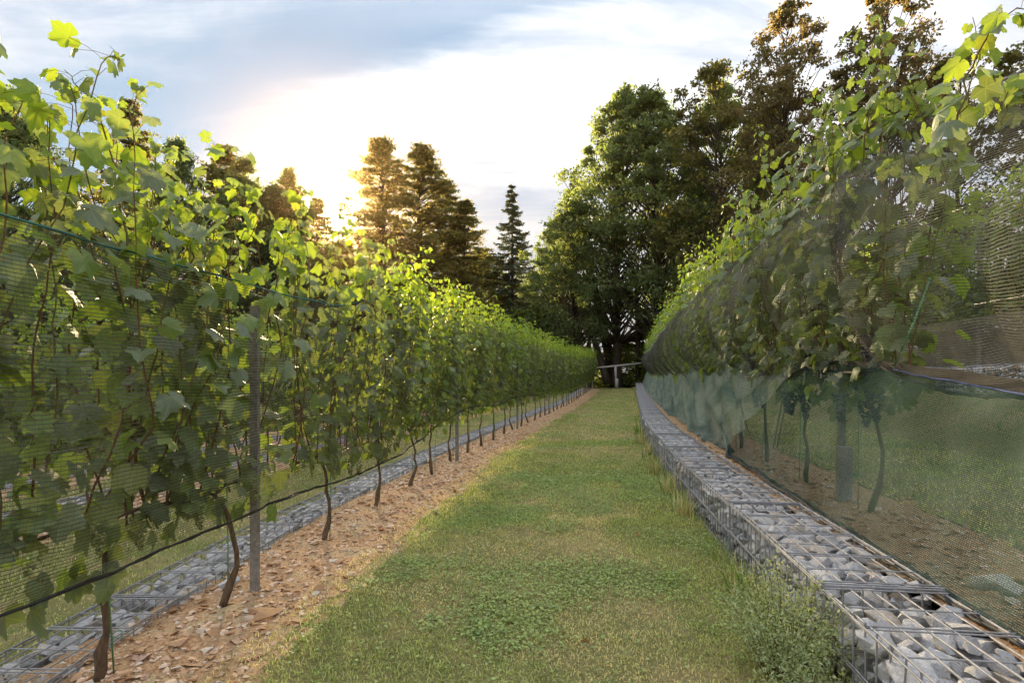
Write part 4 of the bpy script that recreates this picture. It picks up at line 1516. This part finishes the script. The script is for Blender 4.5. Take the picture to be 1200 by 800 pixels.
# bigger plantain-like weeds
def weed(px, py, s, seed, label, n=9):
    Y = CAMH*667/(py-440); X = (px-600)/667*Y
    root = empty('weed_rosette', (X, Y, .01)); tag(root, label, 'weed'); r = np.random.default_rng(seed)
    t_ = np.linspace(0, 1, 4)
    wv = np.array([.18, 1, .85, .05])*.3
    for i in range(n):
        th = i/n*6.28+r.normal(0, .3); el = r.uniform(.3, .9)
        c_, s_ = math.cos(th), math.sin(th); L = s*r.uniform(.7, 1.2)
        V = []
        for k in range(4):
            rr_ = t_[k]*L; zz = L*el*(t_[k]-.55*t_[k]**2)
            for sg in (-1, 1): V.append((c_*rr_-sg*s_*wv[k]*L, s_*rr_+sg*c_*wv[k]*L, zz))
        F = [(0, 1, 3), (0, 3, 2), (2, 3, 5), (2, 5, 4), (4, 5, 7), (4, 7, 6)]
        col = np.tile(np.array([.12, .20, .08])*r.uniform(.8, 1.3), (8, 1))
        link('leaf', make_mesh('leaf', np.array(V), np.array(F), M_grass, True, None, col), root)


for i, (px, py, s, lb) in enumerate([(485, 700, .055, 'broad leaved weed in the lane, lower middle left'), (462, 713, .04, 'small dark weed beside the broad leaved one'), (420, 690, .05, 'weed rosette nearest the soil edge on the left'),
                                     (505, 728, .06, 'largest weed rosette in the near lane'), (512, 602, .05, 'lone weed rosette near the middle of the lane'), (560, 745, .04, 'weed rosette low in the lane centre'), (345, 765, .045, 'weed rosette in the lower left corner of the lane')]):
    weed(px, py, s, 60+i, lb)

# upright grass tufts and dry clumps at the baskets' foot
def tuft(a, y, h, n, seed, label, dry=.2, wd=.006, spread=.06):
    r = np.random.default_rng(seed); acc = Acc()
    for i in range(n):
        th = r.uniform(0, 6.28); ln = abs(r.normal(.5, .35)); L = h*r.uniform(.5, 1.1)
        b = np.array([r.normal(0, spread), r.normal(0, spread*1.4), 0.0]); w_ = wd*r.uniform(.6, 1.2)
        q = np.linspace(0, 1, 5); p = b+np.stack([np.cos(th)*ln*L*q**1.6, np.sin(th)*ln*L*q**1.6, L*(q-.35*ln*q**2)], -1)
        W = np.array([-math.sin(th), math.cos(th), 0])*w_; wq = np.array([1, 1, .85, .55, .05])[:, None]
        V = np.stack([p-W*wq, p+W*wq], 1).reshape(-1, 3)
        F = [f for k in range(4) for f in ((2*k, 2*k+1, 2*k+3), (2*k, 2*k+3, 2*k+2))]
        c = np.array([.48, .41, .24]) if r.random() < dry else np.array([.16, .25, .07])
        acc.add(V, np.array(F), col=c*r.uniform(.75, 1.3))
    o = link('grass_tuft', acc.mesh('grass_tuft', M_grass, True), None, P(a, y)); tag(o, label, 'grass tuft')


tuft(1.10, 4.15, .34, 46, 71, 'upright green grass tuft against the stone baskets', .25)
tuft(1.13, 4.9, .26, 30, 72, 'small green tuft behind the upright one by the baskets', .4)
tuft(1.08, 6.5, .36, 60, 73, 'straw coloured dry clump at the foot of the baskets', .85)
tuft(1.10, 7.6, .42, 60, 74, 'mixed dry clump beyond the straw coloured one', .7)
tuft(1.08, 9.2, .45, 55, 75, 'pale dry tall clump by the bend of the baskets', .75, .008)
tuft(1.12, 11.0, .45, 50, 76, 'second tall pale clump by the bend of the baskets', .6, .009)
tuft(1.10, 13.2, .45, 45, 77, 'tall clump past the bend of the baskets', .5, .011)
tuft(1.08, 15.5, .45, 45, 78, 'farthest tall clump at the baskets', .5, .012)

# herb shrub in front of the baskets
def herb(a, y, label, seed, H=.52, Rr=.24, ns=110):
    r = np.random.default_rng(seed); root = empty('herb_shrub', P(a, y)); tag(root, label, 'shrub')
    st = Acc(); LP, LN, LU, LS = [], [], [], []
    for i in range(ns):
        th = r.uniform(0, 6.28); rad = Rr*math.sqrt(r.random()); h = H*(1-.45*(rad/Rr)**2)*r.uniform(.7, 1.08)
        tip = np.array([rad*math.cos(th)*1.1, rad*math.sin(th)*1.5, h]); b = np.array([rad*.3*math.cos(th), rad*.3*math.sin(th), 0])
        mid = (b+tip)/2+np.array([0, 0, .05])+r.normal(0, .015, 3); pts = np.array([b, mid, tip])
        tube(st, pts, [.0022, .0016, .001], 3, False)
        nl = 48
        for q in range(nl):
            t_ = .25+.75*r.random(); p = (1-t_)**2*b+2*t_*(1-t_)*mid+t_*t_*tip+r.normal(0, .022, 3)
            LP.append(p); LN.append(r.normal(0, 1, 3)+np.array([0, 0, .8])); LU.append(r.normal(0, 1, 3)); LS.append(r.uniform(.007, .014))
    tag(link('stems', st.mesh('stems', M_shoot, True), root), kind='stuff')
    bv = np.array([(0, -1, 0), (.45, -.2, .12), (0, 1, 0), (-.45, -.2, .12)]); bf = np.array([(0, 1, 2), (0, 2, 3)])
    LP = np.array(LP); LP[:, 2] = np.maximum(LP[:, 2], .005)
    V, F, _ = merge_inst(bv, bf, frame_from(np.array(LN), np.array(LU))*np.array(LS)[:, None, None], LP)
    tag(link('foliage', make_mesh('foliage', V, F, M_herb), root), kind='stuff')


herb(1.03, 3.02, 'bushy small leaved green herb growing against the stone baskets', 81, .60, .30, 150)
herb(1.0, 2.45, 'lower part of a bushy herb at the bottom edge of the lane', 82, .30, .26, 70)

# ------------------------------------------------------------------ trees
bvq = np.array([(0, -1, 0), (.55, -.1, .18), (0, 1, -.08), (-.55, -.1, .18)]); bfq = np.array([(0, 1, 2), (0, 2, 3)])


def tree_proto(seed, H, crown, nclump, leaves, ls, mat, trunk_r=.32, base_frac=.25, flat=.55, cs=1.5, kind='oak', lean=0.0, name='tree'):
    """crown(t) gives radius at height fraction t (0 at crown base .. 1 at the top)"""
    r = np.random.default_rng(seed); root = empty(name)
    tr = Acc(); n = 12
    tp = np.zeros((n, 3)); tt = np.linspace(0, 1, n)
    tp[:, 2] = tt*H*.93-.4; wx, wy = r.normal(0, .5, 2)
    tp[:, 0] = np.sin(tt*3+wx)*.25*H/20+lean*tt**1.2*H; tp[:, 1] = np.sin(tt*2.4+wy)*.25*H/20
    tube(tr, tp, trunk_r*(1-tt*.92)*np.where(tt < .02, 1.35, 1), 9)
    link('trunk', tr.mesh('trunk', M_tbark, True), root)
    lim = Acc(); LP, LN, S = [], [], []
    for i in range(nclump):
        t_ = r.random()**.85; zc = H*(base_frac+(1-base_frac)*t_)
        Rm = crown(t_)*r.uniform(.85, 1.12); th = r.uniform(0, 6.28); rad = Rm*np.sqrt(r.uniform(.05, 1))
        if kind == 'tier': rad = Rm*r.uniform(.25, 1)
        ax = np.array([np.interp(zc, tp[:, 2], tp[:, 0]), np.interp(zc, tp[:, 2], tp[:, 1]), 0])
        c = ax+np.array([rad*math.cos(th), rad*math.sin(th), zc])
        z0 = max(H*base_frac*.7, zc-rad*(.9 if kind == 'oak' else .25)-.5)
        b = np.array([np.interp(z0, tp[:, 2], tp[:, 0]), np.interp(z0, tp[:, 2], tp[:, 1]), z0])
        mid = (b+c)/2+np.array([0, 0, -.12*rad if kind == 'oak' else .05*rad])+r.normal(0, .15, 3)
        if rad > .6: tube(lim, [b, mid, c], [trunk_r*.28*(1-.6*t_), trunk_r*.16*(1-.6*t_), .02], 4, False)
        k = int(leaves*r.uniform(.6, 1.3)*(1-.35*t_)); sz = cs*r.uniform(.55, 1.2)*(1-.6*t_)
        # a few sub clumps give an uneven outline
        sub = r.normal(0, .55, (6, 3))*np.array([sz, sz, sz*flat])
        w_ = r.integers(0, 6, k); p = c+sub[w_]+r.normal(0, .38, (k, 3))*np.array([sz, sz, sz*flat])
        LP.append(p); N = r.normal(0, 1, (k, 3))+np.array([0, 0, .9]); LN.append(N); S.append(r.uniform(.7, 1.3, k)*ls)
        for q in range(4):
            tube(lim, [c, c+sub[q]*.6, c+sub[q]*1.3], [.02, .012, .004], 3, False)
    tag(link('limbs', lim.mesh('limbs', M_tbark, True), root), kind='stuff')
    LP, LN, S = np.concatenate(LP), np.concatenate(LN), np.concatenate(S)
    V, F, _ = merge_inst(bvq, bfq, frame_from(LN, r.normal(0, 1, LN.shape))*S[:, None, None], LP)
    tag(link('crown', make_mesh('crown', V, F, mat), root), kind='stuff')
    return root


def spruce_proto(seed, H, Rb):
    r = np.random.default_rng(seed); root = empty('spruce_tree'); tr = Acc()
    tube(tr, [(0, 0, -.4), (.1, 0, H*.5), (0, 0, H)], [.28, .16, .02], 8); link('trunk', tr.mesh('trunk', M_tbark, True), root)
    lim = Acc(); LP, LN, LU, S = [], [], [], []
    z = H*.30
    while z < H-.3:
        t_ = (z-H*.3)/(H*.7); Rm = Rb*(1-t_)**.75*r.uniform(.75, 1.1)
        for k in range(r.integers(4, 7)):
            th = r.uniform(0, 6.28); L = Rm*r.uniform(.6, 1.1)+.15; d = np.array([math.cos(th), math.sin(th), 0]); q = np.linspace(0, 1, 5)
            pts = d*L*q[:, None]+np.stack([0*q, 0*q, z+L*(-.35*q+.30*q**2.5)], -1); tube(lim, pts, np.linspace(.035, .008, 5), 3, False)
            m_ = int(26+L*50); f = r.uniform(.15, 1, m_); p = np.stack([np.interp(f, q, pts[:, j]) for j in range(3)], -1)
            side = r.uniform(-1, 1, m_)*.30*L*(1-f*.6); p += np.stack([-d[1]*side, d[0]*side, -np.abs(r.normal(0, .10, m_))-.04*np.abs(side)], -1)
            LP.append(p); LN.append(r.normal(0, .5, (m_, 3))+np.array([0, 0, .6])); LU.append(d+np.stack([-d[1]*np.sign(side), d[0]*np.sign(side), 0*side-.6], -1)); S.append(r.uniform(.10, .20, m_))
        z += r.uniform(.30, .55)
    tag(link('limbs', lim.mesh('limbs', M_tbark, True), root), kind='stuff')
    bv = np.array([(0, -1, 0), (.28, 0, .05), (0, 1.2, 0), (-.28, 0, .05)]); LP, LN, LU, S = [np.concatenate(v) for v in (LP, LN, LU, S)]
    V, F, _ = merge_inst(bv, bfq, frame_from(LN, LU)*S[:, None, None], LP)
    tag(link('crown', make_mesh('crown', V, F, M_spruce), root), kind='stuff')
    return root


oakc = lambda w_: (lambda t: w_*(.45+1.1*math.sin(math.pi*min(1, t*.85+.08))**.8*.6)*(1-.88*t**2.4))
PR = {
    'oakA': tree_proto(901, 20, oakc(6.2), 250, 135, .14, M_tree, .42, .22, name='oak_tree', lean=-.05, cs=1.25),
    'oakB': tree_proto(902, 20, oakc(5.6), 220, 130, .135, M_tree, .36, .26, name='oak_tree', cs=1.15),
    'tier': tree_proto(903, 20, lambda t: 5.2*(1-t**1.5)**.85+.2, 340, 95, .115, M_tree_l, .30, .18, flat=.17, cs=1.0, kind='tier', name='hornbeam_tree'),
    'russet': tree_proto(904, 20, lambda t: 4.0*(1-t**2)**.7+.4, 190, 125, .12, M_tree_b, .30, .25, cs=.95, name='russet_tree'),
    'ash': tree_proto(905, 20, lambda t: 4.0*math.sin(math.pi*(t*.8+.15))**.7, 70, 170, .13, M_tree_l, .28, .35, cs=1.25, name='ash_tree'),
    'bush': tree_proto(906, 5, lambda t: 2.6*math.sqrt(max(.05, 1-t*t)), 60, 240, .10, M_bush, .08, .02, cs=.9, name='bush'),
    'spruce': spruce_proto(907, 20, 3.3),
}
usedp = set()


def tree(kind, px, ptop, Y, label, cat='tree', zg=None, rz=None, wsc=1.0, group=None):
    """a tree standing at distance Y whose top reaches the height seen from the lane"""
    X = (px-600)/667*Y
    z0 = float(ground_h(np.array(X), np.array(float(Y)))) if zg is None else zg
    top = CAMH+(440-ptop)/667*Y
    base_h = 5 if kind == 'bush' else 20
    s = (top-z0)/base_h
    if kind in usedp: o = dup_tree(PR[kind], (0, 0, 0), 0)
    else: o = PR[kind]; usedp.add(kind)
    o.location = (X, Y, z0-.05); o.rotation_euler = (0, 0, rz if rz is not None else random.uniform(0, 6.28)); o.scale = (s*wsc, s*wsc, s)
    tag(o, label, cat, group)
    return o


tree('oakB', 842, 92, 50, 'tall green tree between the tallest oak and the russet trees', rz=5.5, wsc=.75)
tree('oakA', 470, 330, 66, 'low broad tree below the layered pair', rz=1.5, wsc=1.6)
tree('oakA', 620, 318, 72, 'low broad tree behind the foot of the lone spruce', rz=3.5, wsc=1.5)
tree('russet', 925, 5, 40, 'tall russet leaved tree left of the highest right shoot', wsc=.85, rz=1)
tree('russet', 1040, -15, 36, 'tallest russet leaved tree behind the right net', wsc=.85, rz=3)
tree('ash', 1130, 60, 33, 'thin crowned tree at the right edge behind the net')
tree('ash', 1215, 45, 30, 'tree leaning into the right edge of the photo', wsc=1.1)
tree('ash', 845, 75, 46, 'airy tree with fanning branches left of the russet trees', rz=2)
tree('oakB', 895, 130, 52, 'green tree below the left russet tree', rz=4)
tree('oakA', 775, 108, 54, 'tallest dark green oak right of the lane end', rz=0.3, wsc=.9)
tree('oakA', 722, 112, 58, 'broad green oak left of the tallest oak', rz=2.2, wsc=.8)
tree('oakB', 672, 228, 56, 'rounded oak right of the spruce', rz=1.1, wsc=1.05)
tree('oakB', 815, 215, 60, 'oak filling the gap right of the tallest oak', rz=5)
tree('spruce', 600, 213, 64, 'pointed spruce standing alone above the vines in the middle', rz=1)
tree('spruce', 672, 205, 74, 'spruce tip peeping out behind the rounded oak', rz=2)
tree('tier', 447, 163, 58, 'left one of the pair of layered trees near the sun', rz=.5, wsc=1.15)
tree('tier', 495, 172, 60, 'right one of the pair of layered trees near the sun', rz=2.5, wsc=1.2)
tree('tier', 524, 212, 63, 'shorter layered tree between the layered pair and the lone spruce', rz=2.6, wsc=.9)
tree('tier', 545, 236, 62, 'smaller layered tree left of the lone spruce', rz=3.6, wsc=1.1)
tree('oakB', 565, 292, 70, 'low green tree left of the foot of the lone spruce', rz=.6, wsc=1.2)
tree('oakB', 648, 262, 68, 'green tree between the lone spruce and the rounded oak', rz=3.9, wsc=.9)
tree('ash', 575, 300, 66, 'low airy tree in front of the lone spruce', rz=4.1, wsc=1.3)
tree('oakB', 340, 200, 50, 'round topped tree just left of the sun', rz=1.7, wsc=.7)
tree('oakB', 285, 186, 46, 'second tree left of the sun', rz=3.7, wsc=.75)
tree('tier', 262, 172, 50, 'layered tree behind the second tree left of the sun', rz=5.2)
tree('tier', 152, 118, 44, 'slender tree behind the tallest left vine shoot', rz=1.2, wsc=.7)
tree('oakA', 198, 160, 42, 'leafy tree right of the slender one on the left', rz=4.4, wsc=.6)
tree('oakB', 15, 108, 34, 'dark tree at the left edge of the photo', rz=2.9, wsc=.8)
tree('oakB', 75, 215, 40, 'lower tree right of the left edge tree', rz=.9, wsc=.9)
tree('oakB', -60, 150, 36, 'tree just outside the left edge', rz=.2)
tree('tier', 372, 232, 55, 'small layered tree just left of the sun', rz=.9, wsc=.9)
tree('oakB', 318, 215, 47, 'dense tree between the two left of the sun', rz=4.9, wsc=.8)
tree('oakA', 400, 285, 60, 'low tree directly under the sun', rz=1.9, wsc=1.1)
tree('ash', 115, 225, 50, 'loose tree far behind the left row', rz=2.4, wsc=1.2)
# understorey
ub = [(20, 350, 36), (90, 345, 38), (170, 340, 42), (240, 350, 44), (310, 345, 46), (370, 352, 50), (440, 350, 54), (500, 362, 56), (560, 365, 58), (620, 362, 60),
      (800, 372, 58), (765, 385, 60), (735, 402, 64), (840, 360, 55), (900, 350, 50), (960, 340, 46), (1020, 330, 42), (1090, 320, 38), (1160, 320, 36), (1230, 310, 33), (665, 400, 70), (700, 412, 72)]
for i, (px, pt, Y) in enumerate(ub):
    tree('bush', px, pt, Y, f'{ordinal(i)} undergrowth bush from the left behind the left rows' if i < 10 else f'{ordinal(i-10)} undergrowth bush listed behind the lane end and right rows', 'bush', wsc=1.5, group='undergrowth bushes')

# bare trunks seen in the gap above the lane end
def bare(px, pb, pt, Y, r0, lean, label):
    X = (px-600)/667*Y; zb = CAMH+(440-pb)/667*Y; zt = CAMH+(440-pt)/667*Y
    acc = Acc(); n = 8; q = np.linspace(0, 1, n); h = zt-zb
    tube(acc, np.stack([lean*h*q+np.sin(q*5)*.05, 0*q, h*q], -1), r0*(1-.45*q), 8)
    root = empty('tree_trunk', (X, Y, zb)); link('trunk', acc.mesh('trunk', M_tbark, True), root)
    acc = Acc(); tube(acc, [(lean*h*.6, 0, h*.6), (lean*h*.6+.5, .1, h*.72), (lean*h*.6+1.3, .3, h*.78)], [.08, .05, .02], 5, False)
    link('branch', acc.mesh('branch', M_tbark, True), root)
    tag(root, label, 'tree trunk')


bare(673, 455, 300, 58, .40, 0.0, 'thick straight trunk left of the lane end')
bare(690, 455, 300, 62, .25, 0.0, 'thinner straight trunk beside the thick one at the lane end')
bare(712, 450, 378, 57, .42, -.30, 'broken leaning trunk above the end rail')
bare(722, 455, 270, 60, .60, -.22, 'massive leaning trunk right of the broken one')
bare(747, 455, 330, 58, .30, 0.0, 'dark trunk above the right end of the rail')
bare(645, 450, 330, 66, .25, .02, 'thin trunk left of the thick straight one')

# ------------------------------------------------------------------ haze in the air
hm, t = newmat('air')
pv = t.n('ShaderNodeVolumePrincipled')
pv.inputs['Color'].default_value = (1.0, .66, .32, 1)
pv.inputs['Density'].default_value = .00008
pv.inputs['Anisotropy'].default_value = .93
ho = t.n('ShaderNodeOutputMaterial'); t.nt.links.new(pv.outputs[0], ho.inputs['Volume'])
acc = Acc(); box(acc, (0, 150, 14), (820, 920, 42))
hz_o = link('haze', acc.mesh('haze', hm)); tag(hz_o, 'thin evening haze filling the air over the vineyard', 'haze', kind='stuff')
